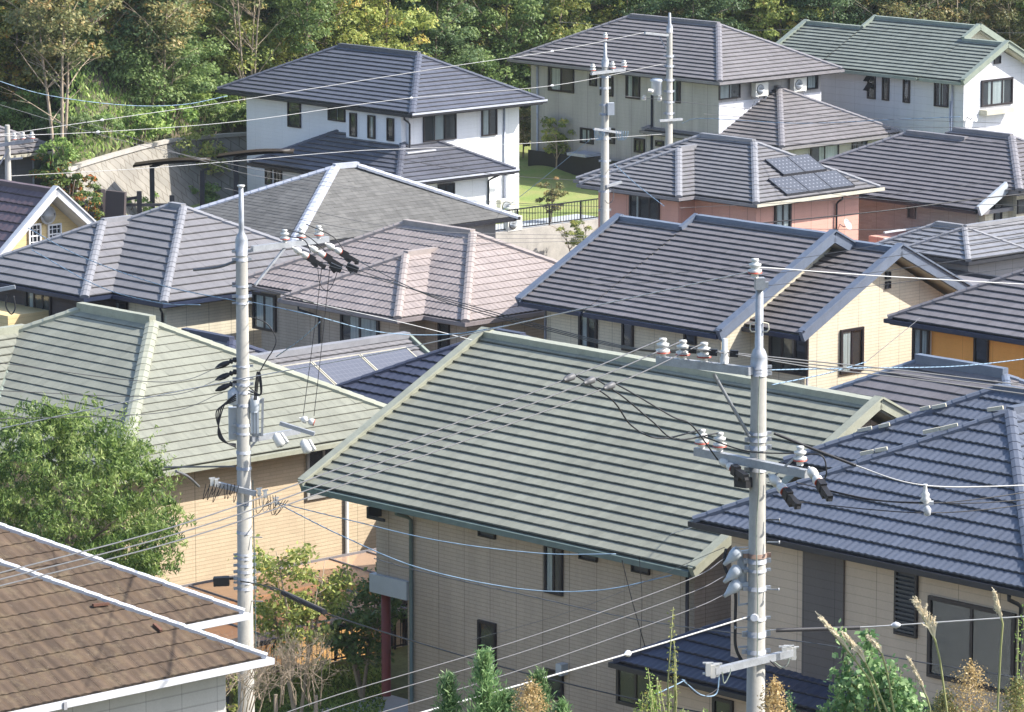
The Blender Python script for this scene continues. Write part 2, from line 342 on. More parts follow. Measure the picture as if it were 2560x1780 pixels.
class House:
    def __init__(s, name, label, u, v, base=0.):
        s.t = thing(name, label, 'house', W(u, v, base)); s.base = base
    def hip(s, u0, u1, v0, v1, z, A=None, B=None, zr=None, pitch=.5, mat='taupe', capm=None, gut='dark', wave=False, exp=.345, tw=.33, lip='dark', caphw=.15, caph=.055, axis=None, soff='dark', gw=.1, butt=.056, rh=.12, coarse=False, noshow=()):
        """ridge A..B as (u,v) pairs; default centred with equal pitch"""
        if A is None:
            if (u1-u0) >= (v1-v0):
                k = (v1-v0)/2; A = (u0+k, v0+k); B = (u1-k, v0+k); zr = z+pitch*k
            else:
                k = (u1-u0)/2; A = (u0+k, v0+k); B = (u0+k, v1-k); zr = z+pitch*k
        zr = zr if zr is not None else z+pitch*(A[1]-v0)
        mb = MB(); al = abs(A[1]-B[1]) < .02        # ridge along u
        if al:
            T = A[1]-v0; face(mb, '-v', v0, z, (zr-z)/T, [(0, u0, u1), (T, A[0], B[0])], exp, tw, wave, butt, coarse)
            T = v1-A[1]; face(mb, '+v', v1, z, (zr-z)/T, [(0, u0, u1), (T, A[0], B[0])], exp, tw, coarse=True)
            T = u1-B[0]; face(mb, '+u', u1, z, (zr-z)/T, [(0, v0, v1), (T, B[1]-.001, B[1]+.001)], exp, tw, wave, butt, coarse)
            T = A[0]-u0; face(mb, '-u', u0, z, (zr-z)/T, [(0, v0, v1), (T, A[1]-.001, A[1]+.001)], exp, tw, coarse=True)
        else:
            T = A[1]-v0; face(mb, '-v', v0, z, (zr-z)/T, [(0, u0, u1), (T, A[0]-.001, A[0]+.001)], exp, tw, wave, butt, coarse)
            T = v1-B[1]; face(mb, '+v', v1, z, (zr-z)/T, [(0, u0, u1), (T, B[0]-.001, B[0]+.001)], exp, tw, coarse=True)
            T = u1-A[0]; face(mb, '+u', u1, z, (zr-z)/T, [(0, v0, v1), (T, A[1], B[1])], exp, tw, wave, butt, coarse)
            T = A[0]-u0; face(mb, '-u', u0, z, (zr-z)/T, [(0, v0, v1), (T, A[1], B[1])], exp, tw, coarse=True)
        r = mb.build('roof', M[mat], s.t)
        cm = MB(); P = [(u0, v0), (u1, v0), (u1, v1), (u0, v1)]; Q = [A, B, B, A] if al else [A, A, B, B]
        for i, (p, q) in enumerate(zip(P, Q)):
            if i in noshow: continue
            cap(cm, (*p, z+.03), (*q, zr+.03), caphw, caph, caphw*.3)
        rbox(cm, (*A, zr), (*B, zr), .22, -.08, rh) if (abs(A[0]-B[0])+abs(A[1]-B[1])) > .1 else None
        cm.build('ridge_cap', M[capm or mat], r)
        s.eave(u0, u1, v0, v1, z, gut, soff, gw, lip); s.rz = zr
        return r
    def eave(s, u0, u1, v0, v1, z, gut='dark', soff='dark', gw=.1, lip='dark', sides=('-v', '+u', '+v', '-u')):
        mb = MB(); mb.box(u0+.03, u1-.03, v0+.03, v1-.03, z-.20, z-.035); mb.build('soffit', M[soff], s.t)
        g = MB(); e = .012
        if '-v' in sides: g.box(u0-e, u1+e, v0-gw, v0+.02, z-.15, z-.03)
        if '+u' in sides: g.box(u1-.02, u1+gw, v0-gw, v1+gw, z-.15+.002, z-.03+.002)
        if '+v' in sides: g.box(u0-e, u1+e, v1-.02, v1+gw, z-.15, z-.03)
        if '-u' in sides: g.box(u0-gw, u0+.02, v0-gw, v1+gw, z-.15+.002, z-.03+.002)
        g.build('gutter', M[gut], s.t)
    def gable_u(s, u0, u1, v0, vr, z, pitch=.5, v1=None, mat='taupe', capm=None, trim='trim_blue', gut='navytrim', exp=.345, tw=.33, wave=False, bw=.30, bt=.14, soff='cream_trim', ov=.5, rw=.26, ends=(True, True), vprof=None, sides=('-v', '+v')):
        """gable roof, ridge along u at v=vr"""
        v1 = v1 if v1 is not None else 2*vr-v0; T = vr-v0; zr = z+pitch*T
        mb = MB(); face(mb, '-v', v0, z, pitch, vprof or [(0, u0, u1), (T, u0, u1)], exp, tw, wave)
        face(mb, '+v', v1, z+pitch*T-pitch*(v1-vr), pitch, [(0, u0, u1), (v1-vr, u0, u1)], exp, tw, wave)
        r = mb.build('roof', M[mat], s.t)
        cm = MB(); rbox(cm, (u0, vr, zr), (u1, vr, zr), rw, -.10, .10); cm.build('ridge_cap', M[capm or trim], r)
        for e_, on in ((u1, ends[1]), (u0, ends[0])):
            if not on: continue
            b = MB()
            for ve, sg in ((v0, -1), (v1, 1)):
                ze = z if sg < 0 else z+pitch*T-pitch*(v1-vr)
                p = (e_-.02, ve+sg*.09, ze-.02+.03-.045); q = (e_-.02, vr+sg*.004, zr+.03)
                b.bar(W(*p), W(*q), bt, bw, tv=.5)
                b.bar(W(p[0], p[1], p[2]+bw/2+.01), W(q[0], q[1], q[2]+bw/2+.012), bt+.12, .05, tv=.5)
            b.build('bargeboard', M[trim], s.t)
        so_ = MB()
        for ve, sg in ((v0, 1), (v1, -1)):
            ze = z if sg > 0 else z+pitch*T-pitch*(v1-vr); vi = vr
            a = [W(u0+.05, ve+sg*.04, ze-.16), W(u1-.05, ve+sg*.04, ze-.16), W(u1-.05, vi, zr-.16-(.0)), W(u0+.05, vi, zr-.16)]
            b2 = [(x, y, zz+.10) for x, y, zz in a]
            so_.quad(a); so_.quad(b2)
            so_.quad([a[0], a[1], b2[1], b2[0]]); so_.quad([a[1], a[2], b2[2], b2[1]]); so_.quad([a[3], a[0], b2[0], b2[3]])
        so_.build('soffit', M[soff], s.t)
        if '-v' in sides: g = MB(); g.box(u0+.02, u1-.10, v0-.13, v0+.02, z-.17, z-.03); g.build('gutter', M[gut], s.t)
        if '+v' in sides: g = MB(); g.box(u0+.02, u1-.10, v1-.02, v1+.13, z+pitch*T-pitch*(v1-vr)-.17, z+pitch*T-pitch*(v1-vr)-.03); g.build('gutter', M[gut], s.t)
        s.rz = zr; return r
    def stepboard(s, u, va, vb, za, zb, m, w_=.14, h_=.2):
        mb = MB(); mb.bar(W(u, va, za+.06), W(u, vb, zb+.06), w_, h_); mb.build('bargeboard', M[m], s.t)
    def walls(s, u0, u1, v0, v1, z1, mat, z0=None, name='wall', label=None):
        mb = MB(); mb.box(u0, u1, v0, v1, s.base-2.2 if z0 is None else z0, z1); o = mb.build(name, M[mat], s.t)
        if label: o['label'] = label
        return o
    def gwall(s, u, u1_, v0, v1, vr, z, zr, mat, th=.2):      # gable triangle block on +u end
        mb = MB(); zt = zr; a = []
        for uu in (u, u-th):
            a.append([W(uu, v0, z), W(uu, v1, z), W(uu, vr, zt)])
        uvs = [(v0, z), (v1, z), (vr, zt)]
        mb.quad(a[0], uvs); mb.quad(a[1], uvs); mb.quad([a[0][0], a[0][2], a[1][2], a[1][0]]); mb.quad([a[0][1], a[0][2], a[1][2], a[1][1]])
        return mb.build('gable_wall', M[mat], s.t)
    def win(s, side, pl, x0, yt, x1, yb, fr='frame', mull=1, cur=None, fw=.055, name='window', z=None, blind=False, grid=False, label=None):
        """window on the wall plane (side, coordinate); pixel extents measured at its left edge, y at left edge"""
        at = atv if side == '-v' else atu; k = 0 if side == '-v' else 1
        pa = at(x0, yt, pl); pb = at(x0, yb, pl); pc = at(x1, (yt+yb)/2, pl)
        a0 = (pa[k]+pb[k])/2; a1 = pc[k]; z1, z0 = pa[2], pb[2]
        return s.winm(side, pl, a0, a1, z0, z1, fr, mull, cur, fw, name, blind, grid, label)
    def winm(s, side, pl, a0, a1, z0, z1, fr='frame', mull=1, cur=None, fw=.055, name='window', blind=False, grid=False, label=None):
        o = -1 if side == '-v' else 1
        def bx(mb, p0, p1, q0, q1, d0, d1):
            if side == '-v': mb.box(p0, p1, pl+o*d0, pl+o*d1, q0, q1)
            else: mb.box(pl+o*d0, pl+o*d1, p0, p1, q0, q1)
        f = MB(); bx(f, a0, a1, z0, z0+fw, .0, .075); bx(f, a0, a1, z1-fw, z1, .0, .075)
        bx(f, a0, a0+fw, z0+fw, z1-fw, .0, .075); bx(f, a1-fw, a1, z0+fw, z1-fw, .0, .075)
        for i in range(mull):
            m_ = a0+(a1-a0)*(i+1)/(mull+1); bx(f, m_-fw*.45, m_+fw*.45, z0+fw, z1-fw, .022, .055)
        if grid:
            for i in range(2): m_ = a0+(a1-a0)*(i+1)/3; bx(f, m_-.012, m_+.012, z0+fw, z1-fw, .03, .05)
            for i in range(3): m_ = z0+(z1-z0)*(i+1)/4; bx(f, a0+fw, a1-fw, m_-.012-(.01 if i == 1 else 0), m_+.012+(.01 if i == 1 else 0), .031, .051)
        w_ = f.build(name, M[fr], s.t)
        if label: w_['label'] = label
        b = MB(); bx(b, a0+fw, a1-fw, z0+fw, z1-fw, .002, .010); b.build('interior', M['shutter' if blind else 'backing'], w_)
        if cur:
            c = MB(); c0 = a0+fw+(a1-a0-2*fw)*cur[0]; c1 = a0+fw+(a1-a0-2*fw)*cur[1]; n = max(4, int((c1-c0)/.05))
            for i in range(n):
                p, q = c0+(c1-c0)*i/n, c0+(c1-c0)*(i+1)/n; dp, dq = .018+.006*(i % 2), .018+.006*((i+1) % 2)
                if side == '-v': pts = [W(p, pl-dp, z0+fw), W(q, pl-dq, z0+fw), W(q, pl-dq, z1-fw), W(p, pl-dp, z1-fw)]
                else: pts = [W(pl+dp, p, z0+fw), W(pl+dq, q, z0+fw), W(pl+dq, q, z1-fw), W(pl+dp, p, z1-fw)]
                c.quad(pts, [(p, z0), (q, z0), (q, z1), (p, z1)])
            c.build('curtain', M['curtain'], w_)
        if not blind:
            g = MB(); bx(g, a0+fw, a1-fw, z0+fw, z1-fw, .034, .038); g.build('pane', M['glass'], w_)
        return w_
    def pipe(s, u, v, z0, z1, m='dark', off=None, r=.04):
        mb = MB(); pts = [W(u, v, z0), W(u, v, z1)]
        if off: pts = [W(u, v, z0), W(u, v, z1-.35), W(u+off[0]*.3, v+off[1]*.3, z1-.25), W(u+off[0], v+off[1], z1-.12), W(u+off[0], v+off[1], z1)]
        mb.tube(pts, r, 8); mb.build('downpipe', M[m], s.t)
    def part(s, name, mat, fn, label=None):
        mb = MB(); fn(mb); o = mb.build(name, M[mat], s.t)
        if label: o['label'] = label
        return o
def scale_to(u, v, z, zn):        # slide a point along the line of sight of the surveyed height to another height
    k = (CAMH-zn)/(CAMH-z); return u*k, v*k
# ================================================================ houses
# --- wide sage green gable in the middle foreground
K = .969
h = House('house', 'large centre foreground house under a wide sage green gable roof', -79.5, 80)
h.gable_u(-86.6, -72.5, 73.65, 80.0, 5.2, mat='sage', trim='trim_sage', gut='trim_sage_d', tw=.33, rw=.34, bw=.26, soff='trim_sage')
h.walls(-83.3, -73.1, 74.25, 85.7, 5.1, 'w_tan'); h.walls(-84.5, -83.3, 74.26, 85.7, 5.1, 'w_tan', z0=2.95, name='upper_wall')
h.gwall(-73.1+.003, 0, 74.25, 85.75, 80, 5.0, 8.05, 'w_tan')
h.part('beam', 'boxg', lambda m: m.box(-84.62, -83.2, 74.12, 74.5, 2.62, 3.1), 'pale grey beam box over the red-brown column')
h.part('column', 'redcol', lambda m: m.tube([W(-84.3, 74.4, -.1), W(-84.3, 74.4, 2.7)], .12, 14), 'round red-brown porch column')
h.part('porch_wall', 'w_tan', lambda m: m.box(-84.5, -83.31, 76.4, 76.6, 0, 2.95))
for x0, yt, x1, yb, k in ((1364, 1358, 1409, 1480, 'w'), (1198, 1548, 1242, 1686, 'w'), (1365, 1669, 1410, 1741, 'w')):
    h.win('-v', 74.25, x0, yt, x1, yb, mull=1 if x0 == 1364 else 0, fw=.07, cur=(0, .5) if x0 == 1364 else None)
for x0, yt, x1, yb in ((1199, 1319, 1241, 1339), (1451, 1377, 1495, 1396), (1582, 1407, 1626, 1428)):
    h.win('-v', 74.25, x0, yt, x1, yb, fr='frame_l' if 0 else 'frame', mull=0, fw=.03, name='vent', blind=True)
q = atv(1413, 1670, 74.25); h.part('meter_box', 'boxg', lambda m: m.box(q[0]-.1, q[0]+.1, 74.02, 74.25, q[2]-.15, q[2]+.13))
h.pipe(atv(1028, 1500, 74.15)[0], 74.15, 0, 5.08, 'trim_sage_d', off=(0, -.5), r=.05)
h.pipe(-73.22, 74.13, 0, 5.08, 'dark', r=.045)
h.part('bracket', 'dark', lambda m: (m.box(-84.35, -83.7, 73.8, 73.86, 4.62, 4.70), m.box(-84.35, -84.28, 73.8, 74.25, 4.62, 4.92)))
def hood(m):
    c = W(-73.04, 77.55, 6.15); m.lathe(c, (c[0]+UX, c[1]+UY, c[2]), [(0, .2), (.06, .2), (.1, .14), (.02, .1)], 14)
    m.box(-73.08, -73.0, 76.1, 76.35, 4.7, 5.05)
h.part('vent_hood', 'boxg', hood)
# --- right navy house with two hip volumes
K = .955
h = House('house', 'right foreground house with wavy navy tiles, beige lap siding and a dark wall stripe', -66, 78)
h.hip(-70.86, -60.7, 71.94, 84, 6.9, A=(-65.8, 77.0), B=(-65.8, 79.5), zr=9.45, mat='navy', wave=True, capm='navy', tw=.20, exp=.42, gut='dark', soff='dark', caphw=.13)
h.hip(-73.26, -56, 77.47, 84.6, 7.2, mat='navy', wave=True, capm='navy', tw=.20, exp=.42, gut='dark')
h.walls(-70.2, -61.4, 72.5, 83, 6.75, 'w_beige', z0=-.5)
h.walls(-72.6, -60, 78.1, 84.0, 7.0, 'w_beige', z0=-.5, name='rear_wall')
q0 = atv(2010, 1500, 72.5)[0]; q1 = atv(2112, 1500, 72.5)[0]
h.part('wall_panel', 'w_stripe', lambda m: m.box(q0, q1, 72.44, 72.5, 3.2, 6.7), 'dark grey-brown vertical wall stripe')
q0 = atv(2240, 1500, 72.5)[0]; q1 = atv(2296, 1500, 72.5)[0]; zb = atv(2270, 1590, 72.5)[2]
h.winm('-v', 72.5, q0, q1, zb, 6.6, mull=0, blind=True, name='louvre')
def louv(m):
    for i in range(22):
        z_ = zb+.08+i*.1
        if z_ < 6.5: m.box(q0+.05, q1-.05, 72.42, 72.47, z_, z_+.05)
h.part('louvre_slats', 'shutter', louv)
h.win('-v', 72.5, 2323, 1487, 2541, 1690, mull=1, fw=.09, label='large dark two-pane window')
h.pipe(atv(2553, 1500, 72.42)[0], 72.42, 0, 6.7, 'dark', off=(0, -.4), r=.045)
for n_, (a, b, c_, d) in enumerate(((155, 820, 275, 795), (335, 785, 430, 765), (695, 635, 780, 618), (800, 620, 920, 597), (178, 1022, 290, 1000), (305, 995, 410, 975), (722, 835, 865, 805), (870, 805, 1020, 770), (1280, 640, 1415, 620))):
    ve, ze = (77.47, 7.2) if n_ < 4 else (71.94, 6.9)
    P_ = [onp(2100+x/3.47, 840+y/3.47, (0, -.5, 1), -.5*ve+ze+.14) for x, y in ((a, b), (c_, d))]; h.part('snow_guard', 'cream_trim', lambda m: m.bar(W(*P_[0]), W(*P_[1]), .08, .08))
# lower pent roof
h.hip(-73.1, -56, 71.6, 78, 3.25, mat='deep', capm='deep', wave=True, tw=.20, exp=.42, gut='dark', soff='dark', caphw=.12)
h.walls(-72.6, -60, 72.15, 78, 3.1, 'w_beige', z0=-.5, name='lower_wall')
h.win('-v', 72.15, 1545, 1662, 1640, 1757, mull=1, fw=.08)
h.win('-v', 72.15, 1785, 1740, 1835, 1800, mull=0, fw=.08)
def acunit(loc_uvz, side, label, w_=.8, hh=.6, d=.32, brack=False):
    u, v, z = loc_uvz; t = thing('air_conditioner', label, 'air conditioner', W(u, v, z), 'outdoor air conditioning units')
    b = MB()
    def bx(m, a0, a1, d0, d1, z0, z1):
        if side == '+u': m.box(u+d0, u+d1, v+a0, v+a1, z+z0, z+z1)
        else: m.box(u+a0, u+a1, v-d1, v-d0, z+z0, z+z1)
    bx(b, 0, w_, .05, d, 0, hh); b.build('casing', M['acw'], t)
    g = MB(); c = (u+d+.0, v+w_*.36, z+hh*.5) if side == '+u' else (u+w_*.36, v-d, z+hh*.5)
    dd = (UX, UY) if side == '+u' else (-VX, -VY); P = W(*c)
    g.lathe(P, (P[0]+dd[0], P[1]+dd[1], P[2]), [(0, hh*.38), (.018, hh*.38), (.02, hh*.3), (.012, .05)], 20); f = g.build('fan_grille', M['acd'], t)
    r = MB(); 
    for k in range(3): r.lathe((P[0]+dd[0]*.02, P[1]+dd[1]*.02, P[2]), (P[0]+dd[0], P[1]+dd[1], P[2]), [(0, hh*(.14+.1*k)), (.008, hh*(.14+.1*k)), (.008, hh*(.11+.1*k))], 18)
    r.build('fan_guard', M['boxg'], f)
    if brack:
        k = MB()
        for a in (.1, w_-.1):
            if side == '+u': k.bar(W(u, v+a, z-.03), W(u+d+.05, v+a, z-.03), .04); k.bar(W(u, v+a, z-.45), W(u+d, v+a, z-.03), .035)
        k.build('bracket', M['white'], t)
    return t
q = atz(1710, 1780, .9); acunit((-71.3, 71.9, .5), '-v', 'beige outdoor unit at the bottom edge below the low navy roof', 1.0, 1.1, .4)
# --- left sage hip
K = 1.0
k4 = 5.53
h = House('house', 'sage green hip-roofed house with sand-coloured brick walls, behind the leafy tree at left', -96, 76)
h.hip(-104.9, -90.5, 70.72, 81.6, 5.2, A=(-99.3, 76.25), B=(-96.03, 76.25), zr=7.97, mat='sage', capm='trim_sage', gut='trim_sage', soff='trim_sage', lip='trim_sage', caphw=.19, rh=.2, gw=.14, butt=.036)
mb = MB(); face(mb, '+u', -96.2, 5.2, .5, [(0, 61, 70.4), (4.3, 61, 75.1)]); face(mb, '-u', -104.8, 5.2, .5, [(0, 61, 76), (4.3, 61, 76)], coarse=True)
r = mb.build('wing_roof', M['sage'], h.t); cm = MB(); rbox(cm, (-100.5, 62, 7.36), (-100.5, 75.2, 7.36), .24, -.06, .16); cm.build('ridge_cap', M['trim_sage'], r)
cm = MB(); cap(cm, (-96.25, 70.6, 5.18), (-100.5, 75.0, 7.33), .10, .02, 0.02); cm.build('valley_flashing', M['trim_green'], r)
h.walls(-104.3, -91.1, 71.3, 81, 5.1, 'w_sand'); h.walls(-104.2, -97, 61.6, 72, 5.1, 'w_sand', name='wing_wall')
h.win('+u', -91.1, 764, 1120, 850, 1250, fr='frame_l', mull=1, fw=.09, cur=None)
h.pipe(-91.05, atu(867, 1350, -91.05)[1], 0, 5.08, 'frame_l', r=.06)
# --- weathered brown house bottom left
h = House('house', 'weathered brown-tiled house with white hip caps and gutters in the bottom left corner', -72, 50)
h.hip(-80, -67.0, 42, 55.95, 7.0, mat='moss', capm='white', wave=True, gut='white', soff='white', tw=.24, exp=.42, butt=.03, caphw=.085, caph=.04, gw=.12, noshow=(1,))
h.hip(-84, -70.35, 47, 58.15, 7.0, mat='moss', capm='white', wave=True, gut='white', soff='white', tw=.24, exp=.42, butt=.03, caphw=.085, caph=.04, gw=.12, noshow=(1,))
h.walls(-79.4, -67.6, 42.6, 55.4, 6.85, 'w_cladding', z0=-.5); h.walls(-83.4, -70.95, 47.6, 57.6, 6.85, 'w_cladding', z0=-.5, name='rear_wall')
def jt(m):
    v = 50.8; m.box(-67.0+.13, -67.0+.155, v, v+.08, 6.83, 6.98)
h.part('gutter_bracket', 'grey', jt)
def cr(m):
    for (x, y, dx_, dy_) in ((232, 1513, 40, -4), (385, 1560, 18, 17)):
        a = onp(x, y, (.5, 0, 1), .5*-67.0+7.07); b = onp(x+dx_, y+dy_, (.5, 0, 1), .5*-67.0+7.07); m.bar(W(*a), W(*b), .07, .05)
h.part('broken_tile', 'stone', cr)
# --- slate hip house at left
h = House('house', 'slate grey hip-roofed house with a dark brown wall behind the left sage green roof', -118, 95)
h.hip(-122.9, -113.2, 90.35, 99.35, 5.0, mat='slate', capm='slatetrim', gut='navytrim', caphw=.14, exp=.40, tw=.36)
h.hip(-123.0, -115.9, 89.2, 98.5, 5.0, A=(-119.45, 92.75), B=(-119.45, 94.0), zr=6.775, mat='slate', capm='slatetrim', gut='navytrim', caphw=.15, exp=.40, tw=.36)
h.walls(-122.3, -116.3, 89.75, 98, 4.85, 'w_dkbrown', name='front_wall'); h.walls(-122.3, -113.75, 90.9, 98.8, 4.85, 'w_cream')
h.part('wall_panel', 'w_dkbrown', lambda m: m.box(-122.3, atv(318, 780, 90.88)[0], 90.86, 90.9, -.4, 4.8), 'dark brown wall section')
h.win('-v', 89.75, 66, 712, 130, 800, mull=2, fw=.09, cur=(.1, .3)); h.win('-v', 89.75, 202, 735, 226, 800, mull=0, fw=.07, cur=(.3, .7)); h.win('-v', 90.86, 262, 745, 320, 800, mull=1, fw=.07, cur=(.5, .62))
h.pipe(-113.9, 90.84, 0, 4.85, 'dark', off=(.35, -.35))
# --- rose brown hip
h = House('house', 'rose-brown wavy-tiled hip-roofed house left of centre', -106, 96)
h.hip(-112.1, -101.05, 92.5, 100.3, 5.6, mat='rose', capm='rosetrim', wave=True, tw=.20, exp=.33, gut='rosegut', soff='rosegut', caphw=.14, lip='rosetrim', butt=.03)
h.hip(-108.5, -102.95, 91.4, 99, 5.6, A=(-105.7, 94.2), B=(-105.7, 95.5), zr=7.0, mat='rose', capm='rosetrim', wave=True, tw=.20, exp=.33, gut='rosegut', soff='rosegut', caphw=.13, butt=.03)
h.walls(-108.0, -103.5, 91.95, 99, 5.45, 'w_tan', name='front_wall'); h.walls(-111.5, -101.6, 93.05, 99.7, 5.45, 'w_tan')
h.win('-v', 91.95, 854, 778, 950, 900, mull=1, cur=(.22, .95), fw=.09); h.win('-v', 93.05, 1098, 803, 1125, 885, mull=0, fw=.07)
h.win('-v', 93.05, 634, 728, 692, 820, mull=1, fw=.08, cur=(.1, .9))
h.pipe(atv(798, 850, 91.88)[0], 91.88, 0, 5.4, 'dark', off=(-.6, -.35))
# --- solar / navy house in the gap
h = House('house', 'low dark blue roof with long solar panel rows between the two sage green roofs', -98, 86)
h.hip(-97.4, -87.3, 81.75, 90.75, 4.7, mat='deep', capm='deep', wave=True, tw=.30, exp=.36, gut='dark', caphw=.13, butt=.055)
mb = MB(); face(mb, '+u', -95.6, 2.7, .5, [(0, 83.5, 90.0), (5.4, 83.5, 90.0)], wave=True, tw=.3); face(mb, '-u', -106.4, 2.7, .5, [(0, 83.5, 90), (5.4, 83.5, 90)], coarse=True)
r = mb.build('solar_roof', M['slate'], h.t); cm = MB(); rbox(cm, (-101, 83.5, 5.42), (-101, 90.05, 5.42), .3, -.04, .14); cm.build('ridge_cap', M['slatetrim'], r)
cm = MB(); cm.bar(W(-101, 90.08, 5.45), W(-95.6, 90.08, 2.75), .1, .16); cm.build('bargeboard', M['trim_green'], h.t)
h.hip(-110, -101, 82.6, 89.3, 3.7, A=(-106.7, 85.95), B=(-104.4, 85.95), zr=5.3, mat='slate', capm='deep', rh=.16)
h.walls(-105, -97, 84, 89.5, 3.3, 'w_tan', z0=-.5); h.walls(-96.8, -88, 82.4, 90, 4.6, 'w_tan', z0=-.5, name='front_wall')
def panels(mb_c, mb_f, u1, z1, v0, v1, n, rows, slope=.5, ln=1.35, gap=.04, off=.10):
    wv = (v1-v0)/n
    for r_ in range(rows):
        for i in range(n):
            a, b = v0+i*wv+gap, v0+(i+1)*wv-gap; t0 = r_*(ln+gap)+.3; t1 = t0+ln
            P = [(u1+t0, a), (u1+t1, a), (u1+t1, b), (u1+t0, b)]; c = [W(x, y, z1-(x-u1)*slope+off) for x, y in P]
            mb_c.quad(c, [(0, 0), (1, 0), (1, 1), (0, 1)])
            cc = [Vector(x) for x in c]
            for p, q_ in zip(cc, cc[1:]+cc[:1]): mb_f.bar(tuple(p-Vector((0, 0, .005))), tuple(q_-Vector((0, 0, .005))), .035, .04)
def cellmat(name, nx, ny, dots):
    m, nt, bs = newmat(name); uvn = N(nt, 'ShaderNodeUVMap'); sp = N(nt, 'ShaderNodeSeparateXYZ'); nt.links.new(uvn.outputs[0], sp.inputs[0])
    fx = math_(nt, 'FRACT', math_(nt, 'MULTIPLY', sp.outputs[0], nx)); fy = math_(nt, 'FRACT', math_(nt, 'MULTIPLY', sp.outputs[1], ny))
    ax = math_(nt, 'ABSOLUTE', math_(nt, 'SUBTRACT', fx, .5)); ay = math_(nt, 'ABSOLUTE', math_(nt, 'SUBTRACT', fy, .5))
    if dots: k = math_(nt, 'GREATER_THAN', math_(nt, 'ADD', ax, ay), .80)
    else: k = math_(nt, 'GREATER_THAN', math_(nt, 'MAXIMUM', ax, ay), .47)
    c = mixc(nt, k, (.085, .088, .10) if dots else (.115, .12, .145), (.25, .255, .28) if dots else (.18, .185, .21))
    nt.links.new(c, bs.inputs['Base Color']); bs.inputs['Roughness'].default_value = .22; return m
M['cell'] = cellmat('solar_cells', 8, 10, False); M['celld'] = cellmat('solar_cells_diamond', 5, 6, True)
a, b = MB(), MB(); panels(a, b, -100.7, 5.27, 83.8, 89.5, 3, 3, ln=1.4)
p_ = b.build('solar_array', M['cream_trim'], h.t); a.build('solar_panel', M['cell'], p_)
# --- big grey shingle hip
h = House('house', 'low grey shingle hip roof with white hip caps in front of the white house', -132, 114)
h.hip(-137.0, -128.6, 108.83, 120.5, 3.4, A=(-132.1, 114.0), B=(-131.95, 115.1), zr=5.6, mat='shingle', capm='pale', gut='dark', exp=.20, tw=.5, butt=.014, caphw=.22, caph=.03, soff='grey')
h.walls(-136.4, -129.2, 109.4, 119.9, 3.3, 'w_greige')
# --- white two-storey
h = House('house', 'white two-storey house with a glossy blue-black hip roof in front of the forest', -144, 127, 1.6)
h.hip(-150.9, -138.25, 123.6, 131.1, 6.4, mat='ink', capm='ink', gut='dark', lip='pale', exp=.30, caphw=.15, rh=.14)
h.part('fascia', 'pale', lambda m: m.box(-138.15, -138.12, 123.5, 131.2, 6.34, 6.42))
h.walls(-149.7, -139.15, 124.2, 130.5, 6.25, 'w_white')
q0 = atv(865, 300, 123.9)[0]; q1 = atv(1003, 300, 123.9)[0]; zb = atv(865, 347, 123.9)[2]
h.walls(q0, q1, 123.9, 124.2, 6.22, 'w_white', z0=zb, name='bay_wall')
h.win('-v', 124.2, 721, 250, 753, 316, mull=0); h.win('-v', 124.2, 822, 262, 864, 300, mull=1, cur=(.45, .56))
for x0, yt, x1, yb in ((876, 281, 893, 340), (921, 287, 939, 345), (969, 294, 986, 351)): h.win('-v', 123.9, x0, yt, x1, yb, mull=0, cur=(.3, .7) if x0 == 921 else None)
h.win('+u', -139.15, 1057, 287, 1139, 356, mull=2, cur=(.3, .62)); h.win('+u', -139.15, 1203, 271, 1241, 341, mull=1, cur=(0, .45))
h.hip(-146.4, -136.9, 121.6, 128.2, 3.8, mat='ink', capm='ink', gut='dark', lip='pale', exp=.30, caphw=.14)
h.part('fascia', 'pale', lambda m: m.box(-136.8, -136.77, 121.5, 128.3, 3.75, 3.82))
h.walls(-145.6, -137.5, 122.2, 127.2, 3.65, 'w_white', name='lower_wall')
h.win('+u', -137.5, 1094, 461, 1135, 505, mull=1); h.win('-v', 122.2, 665, 420, 681, 461, mull=0); h.win('-v', 122.2, 688, 425, 706, 461, mull=1)
h.pipe(-139.1, 129.6, 1.6, 6.2, 'pale'); h.pipe(-139.0, 124.12, 1.6, 6.2, 'dark', off=(-.0, -.3))
h.pipe(-137.45, 127.15, 1.6, 3.7, 'dark', off=(.3, .3)); h.part('clip', 'white', lambda m: m.bar(W(-138.6, 123.6, 4.72), W(-138.6, 125.2, 4.72), .10, .05))
# --- big two-storey at top
h = House('house', 'large two-storey house with warm grey hip roof behind the two distant poles', -143, 144, 1.6)
h.hip(-150.2, -136.8, 140.3, 148.1, 6.6, mat='far', capm='taupetrim', gut='taupetrim', exp=.29, caphw=.14)
h.hip(-142.0, -133.4, 140.7, 148.45, 4.0, mat='far', capm='taupetrim', gut='taupetrim', exp=.29, caphw=.14)
h.walls(-149.5, -137.5, 140.95, 147.5, 6.45, 'w_greige'); h.walls(-141.6, -134.0, 141.2, 147.9, 3.85, 'w_greige', name='lower_wall')
h.part('wall_panel', 'w_whiteboard', lambda m: m.box(-137.5, -137.46, 140.95, 147.5, 4.2, 5.55), 'white band of the upper wall')
for x0, yt, x1, yb, c in ((1372, 164, 1436, 226, (.1, .45)), (1475, 184, 1493, 214, None), (1502, 188, 1534, 238, None), (1566, 182, 1601, 245, (.1, .4)), (1680, 195, 1702, 256, (.1, .5)), (1452, 318, 1485, 357, (.1, .7)), (1512, 318, 1538, 357, None), (1587, 344, 1613, 380, None), (1640, 350, 1660, 365, None)):
    h.win('-v', 140.95, x0, yt, x1, yb, mull=1 if x1-x0 > 25 else 0, cur=c, fw=.08)
h.win('+u', -137.46, 1796, 208, 1849, 250, mull=1, cur=(0, .6)); h.win('+u', -137.46, 1991, 187, 2043, 227, mull=1, cur=(.1, .9))
